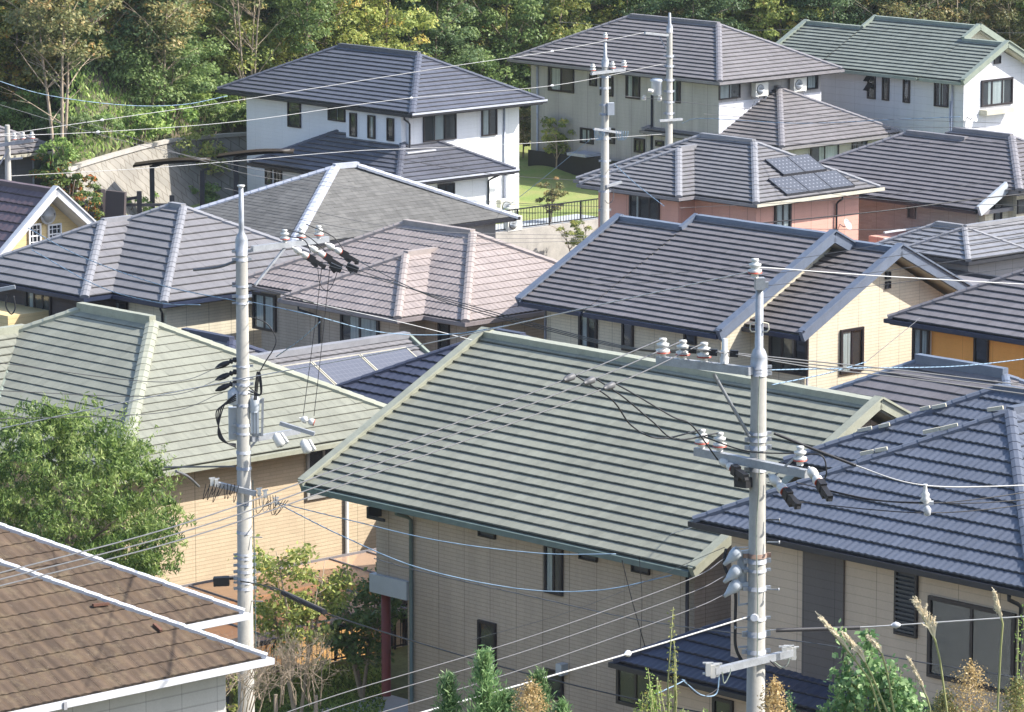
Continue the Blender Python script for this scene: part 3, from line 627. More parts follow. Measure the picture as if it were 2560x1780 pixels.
h.win('+u', -134.0, 2025, 367, 2095, 410, mull=1, cur=(.3, 1)); h.win('+u', -134.0, 2129, 351, 2166, 378, mull=2); 
h.pipe(atv(1344, 250, 140.9)[0], 140.88, 1.6, 6.4, 'pale', r=.05); h.pipe(atv(1630, 300, 140.9)[0], 140.88, 1.6, 6.4, 'dark', r=.05)
def plan(m):
    a = atv(1445, 361, 140.6); m.box(a[0], a[0]+1.2, 139.9, 140.95, 2.55, 2.68)
h.part('terrace', 'pale', plan)
h.part('deck_skirt', 'dark', lambda m: m.box(-149, -141, 140.3, 140.35, 1.6, 2.5))
q = atu(1874, 240, -137.46); acunit((-137.4, q[1], q[2]), '+u', 'outdoor unit on a white wall bracket beside the valley of the lower roof', brack=True)
q = atu(1970, 228, -137.46); acunit((-137.4, q[1], q[2]), '+u', 'outdoor unit on the upper wall right of the small hip ridge', brack=True)
q = atu(1262, 533, -136.5); acunit((-138.9, 128.9, 1.65), '+u', 'outdoor unit at the far lower corner of the white two-storey wall', .9, .62)
q = atz(1262, 560, 1.7); acunit((-134.9, 125.6, 1.65), '+u', 'outdoor unit standing behind the black terrace railing', .8, .6)
# --- green gable top right
h = House('house', 'white-board house with a stepped green-grey gable roof in the top right corner', -137, 152, 1.6)
v0 = 149.45
h.gable_u(-139.55, -133.3, v0, 153.35, 6.4, mat='sage_far', trim='trim_green', gut='trim_green', exp=.27, bw=.26, soff='cream_trim', ends=(False, False))
h.stepboard(-139.55, 152.45, 153.35, 7.9, 8.35, 'trim_green'); h.stepboard(-133.28, 152.3, 153.35, 7.82, 8.35, 'trim_green', .2, .26); h.stepboard(-133.28, 157.2, 153.35, 6.4, 8.35, 'trim_green', .2, .26)
h.gable_u(-143.1, -139.6, v0, 152.5, 6.4, mat='sage_far', trim='trim_green', gut='trim_green', exp=.27, bw=.2, ends=(True, False))
h.gable_u(-133.27, -130.7, v0, 152.33, 6.4, v1=157.2, mat='sage_far', trim='trim_green', gut='trim_green', exp=.27, bw=.26, ends=(False, True))
h.walls(-142.5, -131.2, 150.0, 156.6, 6.3, 'w_whiteboard'); h.gwall(-131.2, 0, 150.0, 154.66, 152.33, 6.3, 7.65, 'w_whiteboard', .15)
h.part('wall_fill', 'w_whiteboard', lambda m: m.quad([W(-131.203, 152.3, 6.2), W(-131.203, 156.6, 5.6), W(-131.203, 156.6, 5.7), W(-131.203, 152.3, 7.6)], [(152.3, 6.2), (156.6, 5.6), (156.6, 5.7), (152.3, 7.6)]))
h.gwall(-133.5, 0, 151.2, 155.5, 153.35, 7.2, 8.2, 'w_cream', .15)
for x0, yt, x1, yb in ((2170, 182, 2190, 246), (2207, 187, 2224, 250), (2259, 192, 2276, 256), (2337, 200, 2372, 265)): h.win('-v', 150.0, x0, yt, x1, yb, mull=1 if x0 == 2337 else 0, cur=(.3, .6) if x0 == 2337 else None, fw=.07)
def awn(m):
    a = atv(2176, 225, 150.0)
    for dz in (0, .42): m.quad([W(a[0]-.15, 150.0, a[2]+dz+.35), W(a[0]+.2, 150.0, a[2]+dz+.35), W(a[0]+.2, 149.65, a[2]+dz), W(a[0]-.15, 149.65, a[2]+dz)])
h.part('awning_sash', 'frame', awn)
h.win('+u', -131.2, 2452, 201, 2530, 268, mull=2, cur=(.2, .75), fw=.09); h.win('+u', -131.2, 2484, 140, 2500, 160, mull=0, name='vent', blind=True, fw=.03)
q = atu(2452, 282, -131.2); h.part('window_box', 'cream_trim', lambda m: m.box(-131.2, -130.75, q[1]-.1, q[1]+1.75, q[2]-.08, q[2]+.14), 'cream box sill below the curtained window')
h.part('parapet', 'w_whiteboard', lambda m: m.box(-131.2, -130.2, 150.6, 155, 2.9, 3.15))
h.pipe(atv(2380, 270, 149.93)[0], 149.93, 1.6, 6.3, 'pale', r=.04); h.pipe(atv(2375, 290, 149.93)[0], 149.93, 1.6, 5.4, 'pale', r=.03)
def dish(u, v, z, label, r=.24):
    t = thing('satellite_dish', label, 'satellite dish', W(u, v, z)); P = Vector(W(u, v, z)); m = MB(); n_ = 14; ax = Vector((.75, -.45, .5)).normalized(); a = ax.cross(Vector((0, 0, 1))).normalized(); b = ax.cross(a); C0 = P+Vector(W(.35, 0, CAMH))-Vector((0, 0, CAMH))
    for k in range(3):
        for i in range(n_):
            Q_ = []
            for kk, ii in ((k, i), (k+1, i), (k+1, i+1), (k, i+1)): rr = kk/3; an = 6.2832*ii/n_; Q_.append(tuple(C0+(a*cos(an)+b*sin(an))*r*rr+ax*(.28*r*rr*rr)))
            m.quad(Q_, None, 0, True)
    m.build('reflector', M['boxg'], t); m = MB(); m.tube([tuple(P), tuple(P.lerp(C0, .6)-Vector((0, 0, .1))), tuple(C0)], .02, 5); m.tube([tuple(C0-b*r*.9), tuple(C0+ax*.25)], .01, 4); m.build('arm', M['grey'], t)
q = atv(2425, 285, 149.9); dish(-131.2, 150.25, q[2]-.2, 'small satellite dish on the white board corner in the top right')
q = atu(2100, 560, -118.7); dish(-118.7, q[1], q[2], 'satellite dish on the salmon house wall beside the downpipe')
# --- salmon house with panels
h = House('house', 'salmon-walled low house with grey hip roof carrying diamond-pattern solar panels', -124, 127)
kk = .928
h.hip(-128.0, -118.12, 123.18, 130.15, 4.7, mat='slate', capm='slatetrim', gut='taupetrim', exp=.26, caphw=.14)
h.hip(-126.9, -121.4, 122.3, 128.7, 4.7, A=(-124.15, 125.05), B=(-124.15, 126.0), zr=6.07, mat='slate', capm='slatetrim', gut='taupetrim', exp=.26, caphw=.14)
h.walls(-126.3, -122.0, 122.9, 129, 4.55, 'w_salmon', name='front_wall'); h.walls(-127.4, -118.7, 123.8, 129.6, 4.55, 'w_salmon')
h.part('gutter_lip', 'cream_trim', lambda m: m.box(-118.0, -117.97, 123.1, 130.3, 4.56, 4.69))
h.win('-v', 122.9, 1575, 482, 1650, 556, mull=2, fw=.08, cur=(.2, .3)); h.win('-v', 123.8, 1712, 498, 1735, 566, mull=0, fw=.07); h.win('+u', -118.7, 1935, 505, 1976, 590, mull=1, cur=(.1, .9), fw=.08)
h.pipe(-118.62, atu(2092, 560, -118.6)[1], 0, 4.5, 'dark', off=(.3, 0)); h.pipe(-122.05, 123.1, 0, 4.5, 'dark')
h.part('porch_wall', 'w_salmon', lambda m: m.box(-118.7, -117.0, 130.2, 132.6, 0, 2.7)); h.part('balcony_rail', 'white', lambda m: (m.box(-117.4, -117.3, 129.6, 132.5, 3.0, 3.06), m.box(-117.4, -117.3, 129.6, 132.5, 2.75, 2.79)))
a, b = MB(), MB()
for (va, vb, ta, tb) in ((126.0, 128.45, 2.25, 1.25), (125.0, 128.85, 1.12, .12)):
    n = 2 if vb-va < 3 else 3
    for i in range(n):
        p, q_ = va+(vb-va)*i/n+.003, va+(vb-va)*(i+1)/n-.003
        c = [W(-118.12-t, v, 4.7+.5*t+.12) for t, v in ((ta, p), (tb, p), (tb, q_), (ta, q_))]; a.quad(c, [(0, 0), (1, 0), (1, 1), (0, 1)])
        cc = [Vector(x) for x in c]
        for x_, y_ in zip(cc, cc[1:]+cc[:1]): b.bar(tuple(x_-Vector((0, 0, .035))), tuple(y_-Vector((0, 0, .035))), .015, .09)
p_ = b.build('solar_array', M['dark'], h.t); a.build('solar_panel', M['celld'], p_)
# --- taupe hip right of it
h = House('house', 'taupe-roofed house with a pale bargeboard corner, right of the salmon house', -118, 136)
mb = MB(); face(mb, '-v', 131.7, 4.0, .5, [(0, -125.85, -114.3), (1.5, -124.35, -114.3), (1.501, -124.35, -113.55), (4.1, -121.75, -116.15)], .29)
face(mb, '+v', 139.9, 4.0, .5, [(0, -125.85, -114.3), (4.1, -121.75, -116.15)], coarse=True); face(mb, '-u', -125.85, 4.0, .5, [(0, 131.7, 139.9), (4.1, 135.8, 135.8)], coarse=True)
face(mb, '+u', -113.55, 4.75, .5, [(0, 133.2, 139.4), (3.1, 136.3, 136.3)], .29)
face(mb, '-v', 133.2, 4.75, .5, [(2.55, -120.2, -116.1), (3.1, -119.7, -116.65)], .29); face(mb, '+v', 139.4, 4.75, .5, [(0, -120.2, -113.55), (3.1, -119.7, -116.65)], coarse=True)
r = mb.build('roof', M['taupe'], h.t); cm = MB(); cap(cm, (-125.85, 131.7, 4.03), (-121.75, 135.8, 6.08), .13, .05, .05); cap(cm, (-113.55, 133.2, 4.78), (-116.65, 136.3, 6.33), .16, .05, .05); rbox(cm, (-121.75, 135.8, 6.05), (-118.6, 135.8, 6.05)); rbox(cm, (-119.7, 136.3, 6.3), (-116.65, 136.3, 6.3)); cap(cm, (-113.55, 139.4, 4.78), (-116.65, 136.3, 6.33), .13, .05, .05)
cm.build('ridge_cap', M['taupetrim'], r)
cm = MB(); cm.bar(W(-114.22, 131.6, 4.0), W(-114.22, 133.25, 4.82), .12, .42); cm.build('bargeboard', M['boxg'], h.t)
h.part('gutter', 'dark', lambda m: (m.box(-125.8, -114.4, 131.58, 131.72, 3.86, 3.98), m.box(-113.6, -113.45, 133.2, 139.4, 4.6, 4.72)))
h.part('soffit', 'taupetrim', lambda m: (m.box(-125.8, -114.35, 131.75, 139.8, 3.8, 3.95), m.box(-120, -113.6, 133.25, 139.3, 4.5, 4.7)))
h.walls(-125.2, -114.9, 132.2, 139.2, 3.85, 'w_taupe'); h.walls(-120, -114.2, 133.8, 138.8, 4.6, 'w_cream', name='side_wall'); h.walls(-115.5, -114.6, 132.4, 136, 3.9, 'w_cream', name='corner_wall')
h.win('-v', 132.2, 2270, 513, 2290, 545, mull=0, blind=True, fr='w_stripe'); h.win('+u', -114.6, 2484, 513, 2503, 556, mull=0)
h.win('+u', -114.2, 2542, 500, 2600, 535, mull=1)
# --- small hip with pale slope + flat taupe roof
h = House('house', 'small hip roof with a shiny pale right slope above the orange-walled house', -108.5, 123.5)
h.hip(-111.1, -106.35, 122.0, 125.4, 3.9, mat='shinyslate', capm='slatetrim', gut='dark', exp=.27, caphw=.11)
h.hip(-109.7, -106.3, 121.95, 128.8, 3.9, mat='shinyslate', capm='slatetrim', gut='dark', exp=.27, caphw=.11)
h.walls(-110.6, -106.8, 122.5, 128.2, 3.8, 'w_grey', z0=-1.5)
h.part('flat_roof', 'taupetrim', lambda m: m.box(-113.6, -102.5, 115.5, 121.85, 3.2, 3.38))
h.part('roof_edge', 'dark', lambda m: m.bar(W(-113.6, 121.9, 3.42), W(-102.5, 121.9, 3.42), .2, .16))
h.part('side_extension', 'w_grey', lambda m: m.box(-113.3, -102.8, 115.8, 121.6, -1.5, 3.2))
# --- mid gable
K = .947
h = House('house', 'cream-sided house with dark taupe gables and broad blue-grey bargeboards right of centre', -99, 103)
h.gable_u(-101.73, -95.7, 98.3, 103.35, 5.2, mat='taupe', gut='navytrim', exp=.285, bw=.34, tw=.33, ends=(False, True)); h.stepboard(-101.75, 102.6, 103.35, 7.35, 7.72, 'trim_blue')
h.gable_u(-104.75, -101.76, 98.3, 102.78, 5.2, v1=107.6, mat='taupe', gut='navytrim', exp=.285, bw=.2, ends=(True, False))
h.gable_u(-99, -93.8, 100.0, 104.38, 5.2, mat='taupe', gut='navytrim', exp=.285, bw=.34, ends=(False, True))
h.walls(-104.2, -96.35, 98.9, 107.5, 5.1, 'w_cream', label=None); h.gwall(-96.35, 0, 98.9, 107.8, 103.35, 5.1, 7.55, 'w_cream')
h.walls(-99, -94.4, 100.6, 108.1, 5.1, 'w_cream', name='side_wall'); h.gwall(-94.4, 0, 100.6, 108.15, 104.38, 5.1, 7.1, 'w_cream')
h.win('-v', 98.9, 1449, 775, 1495, 868, mull=1, fw=.09, cur=(.1, .45)); h.win('-v', 98.9, 1557, 796, 1585, 875, mull=0, fw=.07); h.win('-v', 98.9, 1712, 818, 1742, 858, mull=0, fw=.07)
h.win('-v', 100.6, 1925, 825, 2022, 925, mull=2, fw=.1, label='wide dark recessed window')
h.win('+u', -94.4, 2099, 825, 2156, 936, mull=1, cur=(.05, .5), fw=.08)
for yt, yb in ((680, 698), (704, 722)): h.win('+u', -94.4, 2212, yt, 2224, yb, mull=0, blind=True, name='vent', fr='backing', fw=.02)
h.pipe(-94.32, 100.72, 0, 5.0, 'taupetrim'); h.pipe(-96.28, 98.98, 0, 5.0, 'taupetrim'); h.pipe(-104.1, 98.8, 0, 5.0, 'taupetrim')
h.part('balcony_wall', 'w_taupe', lambda m: m.box(-96.3, -94.5, 100.52, 100.6, 0, 2.9))
# --- orange wall house
K = .9545
h = House('house', 'orange-walled house under a dark taupe hip roof at the right edge', -85, 105)
h.hip(-90.96, -79, 100.7, 110.9, 6.0, mat='taupe', capm='taupe', gut='navytrim', exp=.33, caphw=.12)
h.walls(-90.2, -79.5, 101.35, 110.3, 5.85, 'w_orange')
q0 = atv(2327, 800, 101.3)[0]; h.part('corner_bay', 'white', lambda m: m.box(-90.25, q0, 101.28, 101.9, 0, 5.8)); h.win('-v', 101.28, 2283, 815, 2325, 925, mull=1, cur=(0, 1), fw=.08)
h.win('-v', 101.35, 2437, 835, 2473, 925, mull=0, fw=.06)
# --- taupe hip between
K = .96
h = House('house', 'dark taupe hip roof with thick blue-grey ridge between orange-walled and navy-roofed houses', -80, 92)
h.hip(-86.0, -74.8, 88.0, 96.0, 4.8, mat='taupe', capm='trim_blue', gut='dark', exp=.37, tw=.36, caphw=.11, rh=.22, butt=.05)
h.walls(-85.4, -75.4, 88.6, 95.4, 4.7, 'w_tan', z0=-.5)
# --- yellow gable, left edge
K = 1.0
h = House('house', 'yellow weatherboard gable house with plum-brown roof and round white plaque at left', -131, 97)
h.gable_u(-136, -128.3, 93.6, 97.55, 3.15, pitch=.85, mat='plum', capm='plum', trim='white', gut='white', exp=.42, tw=.34, wave=True, bw=.30, soff='white')
h.walls(-135.5, -129.1, 94.5, 100.6, 3.9, 'w_yellow', z0=-.5); h.gwall(-129.1, 0, 94.5, 100.6, 97.55, 3.8, 6.3, 'w_yellow')
for x0, x1 in ((70, 101), (118, 152)): h.win('+u', -129.1, x0, 561, x1, 622 if x0 == 70 else 612, fr='frame_w', mull=0, grid=True, fw=.06)
def plaque(m):
    c = W(*atu(120, 538, -128.95)); m.lathe(c, (c[0]+UX, c[1]+UY, c[2]), [(0, .34), (.04, .33), (.05, .26), (.03, .24), (.035, .02)], 24)
h.part('round_plaque', 'white', plaque)
h.part('lower_block', 'w_yellow', lambda m: m.box(atv(-20, 800, 88)[0]-2, atv(20, 800, 88)[0], 88, 92, -.5, 4.2))
h.part('block_window', 'frame_w', lambda m: m.box(atv(-8, 800, 88)[0], atv(10, 800, 88)[0], 87.93, 88, 2.4, 3.6))
# --- far left grey
h = House('house', 'small grey-walled house at the upper left edge behind a pole', -157, 114)
h.hip(-163, -154.0, 109, 117.4, 4.0, mat='far', capm='taupetrim', gut='cream_trim', exp=.33)
h.walls(-162.4, -154.7, 109.6, 116.4, 3.85, 'w_grey', z0=0)
h.pipe(-154.62, 116.35, 0, 3.9, 'white')
# ================================================================ ground
import numpy as np
rng = np.random.default_rng(5)
def sm(x, a, b):
    t = min(1, max(0, (x-a)/(b-a))); return t*t*(3-2*t)
def ybank(x):
    if x < -19.2 or x > -2: return 196.5+16*sm(x, -11, 2)
    if x > -13.5: return 198.+15*sm(x, -11, 2)
    return 197.4+(x+13.9)*2.5
def height(x, y):
    if y < 78: return 23.2+(-23.2)*sm(y, 12, 82) if y > 40 else (24.3-.16*y if y < 18 else 21.4-(y-18)*.37)
    k = sm(x, -11, 2); y0 = ybank(x)+.9; b = 4.2*(1-k)+1.2*k
    if y < y0: return -1.3+1.3*sm(y, 150, 185)
    return b+.28*(y-y0)+.25*sin(x*.35)*min(1, (y-y0)/6)
def height0(x, y):
    pts = ((-400, 25), (10, 24.2), (18, 22.9), (26, 20.6), (50, 11.), (74, 2.4), (86, -1.3))
    if y >= 86: return height(x, y)
    for (a, p), (b, q) in zip(pts, pts[1:]):
        if y <= b: return p+(q-p)*(y-a)/(b-a)
    return 0
def gridmesh(name, xs, ys, fn, m, kind='structure', label=None):
    v = [(x, y, fn(x, y)) for y in ys for x in xs]; nx = len(xs)
    f = [(j*nx+i, j*nx+i+1, (j+1)*nx+i+1, (j+1)*nx+i) for j in range(len(ys)-1) for i in range(nx-1)]
    me = bpy.data.meshes.new(name); me.from_pydata(v, [], f); me.materials.append(m); me.polygons.foreach_set('use_smooth', [True]*len(f)); me.update()
    o = bpy.data.objects.new(name, me); S.collection.objects.link(o); o['kind'] = kind
    if label: o['label'] = label
    return o
def groundmat():
    m, nt, bs = newmat('ground_soil'); g = N(nt, 'ShaderNodeNewGeometry')
    a = noise(nt, .25, 6, vec=g.outputs['Position']); b = noise(nt, 3., 5, vec=g.outputs['Position'])
    sp = N(nt, 'ShaderNodeSeparateXYZ'); nt.links.new(g.outputs['Position'], sp.inputs[0])
    c = mixc(nt, ramp(nt, b, .35, .65), (.05, .055, .025), (.12, .12, .055))
    c = mixc(nt, ramp(nt, a, .45, .6), c, (.11, .09, .06))
    c2 = mixc(nt, ramp(nt, b, .3, .7), (.085, .085, .08), (.15, .145, .13))
    t = math_(nt, 'MULTIPLY', ramp(nt, sp.outputs[2], .02, .12, 1, 0), ramp(nt, sp.outputs[1], 112, 118, 0, 1))
    nt.links.new(mixc(nt, t, c, c2), bs.inputs['Base Color']); bs.inputs['Roughness'].default_value = .95
    bump(nt, bs, b, .6, .1); return m
xs = [-1200, -500, -200, -100, -60, -45]+[i*.75 for i in range(-44, 61)]+[60, 100, 200, 500, 1200]
ys = [-400, -100, 0, 10, 18, 26, 34, 42, 50, 62, 74, 80, 86, 100, 120, 150, 180]+[183+i*.75 for i in range(104)]+[265, 280, 300, 340, 400, 600, 1200]
def hh(x, y):
    return height0(x, y) if y < 300 else height0(x, 300)+(y-300)*.03
gridmesh('ground', xs, ys, hh, groundmat())
def lawnmat():
    m, nt, bs = newmat('lawn_grass'); g = N(nt, 'ShaderNodeNewGeometry')
    a = noise(nt, .7, 5, vec=g.outputs['Position']); b = noise(nt, 9, 4, vec=g.outputs['Position'])
    c = mixc(nt, ramp(nt, a, .35, .7), (.20, .27, .065), (.31, .30, .11)); c = mixc(nt, ramp(nt, b, .3, .7, 0, .35), c, (.09, .14, .03))
    nt.links.new(c, bs.inputs['Base Color']); bs.inputs['Roughness'].default_value = .9; bump(nt, bs, b, .5, .04); return m
M['lawn'] = lawnmat(); M['darklawn'] = flat('garden_grass', (.11, .125, .045), .95, var=.35, nscale=2.)
mb = MB()
for q in (((-172, 121), (-134.9, 121), (-134.9, 139.5), (-172, 139.5)), ((-172, 139.5), (-128, 139.5), (-128, 168), (-172, 168))):
    mb.quad([W(u, v, 1.6) for u, v in q])
mb.quad([W(-134.9, 121, 1.6), W(-134.9, 139.5, 1.6), W(-134.9, 139.5, -1.4), W(-134.9, 121, -1.4)]); mb.quad([W(-134.9, 139.5, 1.6), W(-128, 139.5, 1.6), W(-128, 139.5, 0), W(-134.9, 139.5, 0)])
mb.quad([W(-128, 139.5, 1.6), W(-128, 168, 1.6), W(-128, 168, 0), W(-128, 139.5, 0)]); mb.quad([W(-172, 121, 1.6), W(-134.9, 121, 1.6), W(-134.9, 121, 0), W(-172, 121, 0)])
tag(mb.build('lawn', M['lawn']), None, kind='structure')
def mound(name, u, v, ru, rv, h):
    mb = MB(); n = 14; K = 5
    for k in range(K):
        for i in range(n):
            P = []
            for kk, ii in ((k, i), (k+1, i), (k+1, i+1), (k, i+1)):
                r = kk/K; a = 2*pi*ii/n; P.append(W(u+ru*r*cos(a), v+rv*r*sin(a), 1.59+h*(cos(r*pi)+1)/2))
            mb.quad(P, None, 0, True)
    tag(mb.build(name, M['lawn']), None, kind='structure')
q = atz(1395, 425, 1.6); mound('lawn_mound', q[0], q[1], 2.6, 2.6, .35); q = atz(1310, 415, 1.6); mound('lawn_mound', q[0], q[1], 1.8, 2.2, .25)
mb = MB(); mb.box(-134.9, -134.6, 121, 139.4, -1.6, 1.66); o = mb.build('retaining_wall', M['concrete'], None, W(-134.75, 128, 0)); tag(o, 'pale concrete retaining wall below the black terrace railing', 'wall')
mb = MB(); mb.box(-136.6, -134.9, 124.3, 131.5, 1.604, 1.63); tag(mb.build('path', M['boxg']), None, kind='structure')
def railing(name, label, p, q, z0, h, posts, step=.11, m='black', base=None):
    t = thing(name, label, 'railing', W(p[0], p[1], z0)); L = math.hypot(q[0]-p[0], q[1]-p[1]); n = int(L/step)
    b = MB()
    for i in range(n+1):
        k = i/n; u, v = p[0]+(q[0]-p[0])*k, p[1]+(q[1]-p[1])*k
        b.bar(W(u, v, z0+.08), W(u, v, z0+h-.03), .022)
    b.build('baluster_panel', M[m], t)
    b = MB(); b.bar(W(*p, z0+h), W(*q, z0+h), .05, .05); b.build('top_rail', M[m], t)
    b = MB(); b.bar(W(*p, z0+.08), W(*q, z0+.08), .04, .04); b.build('bottom_rail', M[m], t)
    for i in range(posts+1):
        k = i/posts; u, v = p[0]+(q[0]-p[0])*k, p[1]+(q[1]-p[1])*k; b = MB(); b.bar(W(u, v, z0), W(u, v, z0+h+.03), .06); b.build('post', M[m], t)
    return t
railing('railing', 'long black baluster railing on top of the pale retaining wall', (-134.75, 122.6), (-134.75, 133.6), 1.66, .85, 6, .16)
# retaining bank on the left
tops = [(160, 428, 4.0), (200, 412, 4.05), (280, 388, 4.1), (360, 366, 4.15), (430, 350, 4.15), (490, 345, 4.15), (560, 338, 4.2), (680, 331, 4.2)]
mb = MB(); T3 = [atz(*t) for t in tops]; wt = [W(*t) for t in T3]; s_ = 0
for i in range(len(wt)-1):
    a, b = wt[i], wt[i+1]; L = math.dist(a, b); A = (a[0]+2.3, a[1]-1.3, .6); B = (b[0]+2.3, b[1]-1.3, .6)
    mb.quad([A, B, b, a], [(s_, 0), (s_+L, 0), (s_+L, b[2]-1.2), (s_, a[2]-1.2)]); s_ += L
def bankmat():
    m, nt, bs = newmat('block_bank'); uvn = N(nt, 'ShaderNodeUVMap'); mp = N(nt, 'ShaderNodeMapping'); mp.inputs['Rotation'].default_value = (0, 0, radians(40)); nt.links.new(uvn.outputs[0], mp.inputs[0])
    br = N(nt, 'ShaderNodeTexBrick'); nt.links.new(mp.outputs[0], br.inputs[0]); br.inputs['Scale'].default_value = 1; br.inputs['Brick Width'].default_value = .62; br.inputs['Row Height'].default_value = .4; br.inputs['Mortar Size'].default_value = .02
    br.inputs['Color1'].default_value = (.27, .25, .215, 1); br.inputs['Color2'].default_value = (.23, .215, .185, 1); br.inputs['Mortar'].default_value = (.15, .13, .10, 1); br.offset = .5
    f = ramp(nt, noise(nt, .8, 6), .3, .7, .75, 1.15); nt.links.new(scalecol(nt, br.outputs[0], f), bs.inputs['Base Color']); bs.inputs['Roughness'].default_value = .9
    bump(nt, bs, br.outputs['Fac'], .4, -.03); return m
tag(mb.build('retaining_bank', bankmat(), None, wt[3]), 'sloping stone-block retaining bank with diagonal joints below the forest', 'retaining wall')
mb = MB()
for i in range(len(wt)-1): mb.bar(wt[i], wt[i+1], .3, .14)
tag(mb.build('bank_coping', M['concrete'], None, wt[3]), 'grey coping along the top of the stone-block bank', 'coping')
# ================================================================ foliage
def leafobj(name, C, D, Wd, ln, wd, tv, m, parent=None, loc=(0, 0, 0)):
    """C centres, D direction unit, Wd width dir unit (n,3); ln, wd (n,)"""
    n = len(C); a = D*ln[:, None]/2; b = Wd*wd[:, None]/2
    V4 = np.stack([C-a, C+b*1.0-a*.1, C+a, C-b*1.0-a*.1], 1).reshape(-1, 3)
    me = bpy.data.meshes.new(name); me.vertices.add(4*n); me.vertices.foreach_set('co', V4.astype('f').ravel())
    me.loops.add(4*n); me.loops.foreach_set('vertex_index', np.arange(4*n, dtype='i')); me.polygons.add(n)
    me.polygons.foreach_set('loop_start', np.arange(0, 4*n, 4, dtype='i')); me.polygons.foreach_set('loop_total', np.full(n, 4, 'i'))
    at = me.attributes.new('tv', 'FLOAT', 'FACE'); at.data.foreach_set('value', np.clip(tv, 0, 1).astype('f')); me.materials.append(m); me.update(calc_edges=True)
    o = bpy.data.objects.new(name, me); S.collection.objects.link(o)
    if parent is not None: o.parent = parent
    else: o.location = loc
    return o
def unit(a): return a/np.maximum(np.linalg.norm(a, axis=1, keepdims=True), 1e-9)
def clumps(cen, rad, per, size, asp=.5, droop=.0, flat_=.5, tvb=None, tvs=.18):
    """leaves on shells of clumps -> arrays"""
    n = len(cen); k = np.repeat(np.arange(n), per); N_ = len(k)
    d = unit(rng.normal(size=(N_, 3))); d[:, 2] = np.abs(d[:, 2])*.9-.25+rng.random(N_)*.1; d = unit(d)
    r = rad[k]*(.55+.5*rng.random(N_)**.6); C = cen[k]+d*r[:, None]*np.array([1, 1, .78])
    nrm = unit(d*.6+np.array([0, 0, flat_])+rng.normal(size=(N_, 3))*.45)
    t = rng.normal(size=(N_, 3)); D = unit(np.cross(nrm, t)); D[:, 2] -= droop; D = unit(D); Wd = unit(np.cross(nrm, D))
    ln = size*(.6+.8*rng.random(N_)); tv = (tvb[k] if tvb is not None else .5)+rng.normal(size=N_)*tvs
    return C, D, Wd, ln, ln*asp, tv
def limbs(mb, base, top, n, r0, cr, ch, seed, spread=1., bend=.3, sub=3):
    rr = random.Random(seed); B = Vector(base); T = Vector(top); pts = []
    for i in range(6):
        k = i/5; pts.append(tuple(B.lerp(T, k)+Vector((sin(k*5+seed)*bend*.3*k, cos(k*4+seed)*bend*.3*k, 0))))
    mb.tube(pts, [r0*(1-.75*i/5) for i in range(6)], 7)
    for j in range(n):
        k = .3+.6*rr.random(); s = Vector(pts[min(5, int(k*5))]); a = rr.random()*6.28; L = cr*(.6+.5*rr.random())*spread
        e = s+Vector((cos(a)*L, sin(a)*L, L*(.5+.6*rr.random()))); m_ = s.lerp(e, .5)+Vector((rr.uniform(-.15, .15), rr.uniform(-.15, .15), .12))*L*.6
        mb.tube([tuple(s), tuple(m_), tuple(e)], [r0*.38, r0*.24, r0*.07], 5)
        for q_ in range(sub):
            a2 = a+rr.uniform(-1, 1); f = m_.lerp(e, rr.random()); g = f+Vector((cos(a2), sin(a2), rr.uniform(.2, .9)))*L*.4; mb.tube([tuple(f), tuple(g)], [r0*.12, r0*.03], 4)
LM = dict(
 dark=leafmat('leaf_dark_green', [(0, (.045, .085, .04)), (.5, (.115, .185, .08)), (1, (.24, .32, .14))], .42),
 green=leafmat('leaf_green', [(0, (.08, .14, .045)), (.5, (.19, .28, .09)), (1, (.35, .43, .16))], .42),
 lime=leafmat('leaf_yellow_green', [(0, (.11, .16, .04)), (.5, (.33, .38, .11)), (.85, (.50, .50, .15)), (1, (.58, .42, .12))], .42),
 gold=leafmat('leaf_autumn', [(0, (.10, .15, .04)), (.45, (.27, .31, .07)), (.75, (.50, .42, .09)), (1, (.60, .30, .06))], .38),
 olive=leafmat('leaf_brown_olive', [(0, (.08, .10, .04)), (.5, (.20, .215, .085)), (.8, (.36, .30, .12)), (1, (.44, .28, .12))], .38),
 bright=leafmat('leaf_bright', [(0, (.06, .12, .03)), (.35, (.17, .28, .06)), (.8, (.36, .48, .13)), (1, (.48, .56, .20))], .38),
 bluegreen=leafmat('leaf_blue_green', [(0, (.05, .12, .05)), (.5, (.16, .28, .11)), (1, (.36, .48, .22))], .35),
 tan=leafmat('seed_head_tan', [(0, (.26, .17, .07)), (.5, (.50, .36, .16)), (1, (.68, .54, .30))], .35),
 flower=leafmat('leaf_with_orange', [(0, (.08, .13, .03)), (.6, (.18, .26, .06)), (.8, (.62, .20, .05)), (1, (.66, .18, .06))], .35),
)
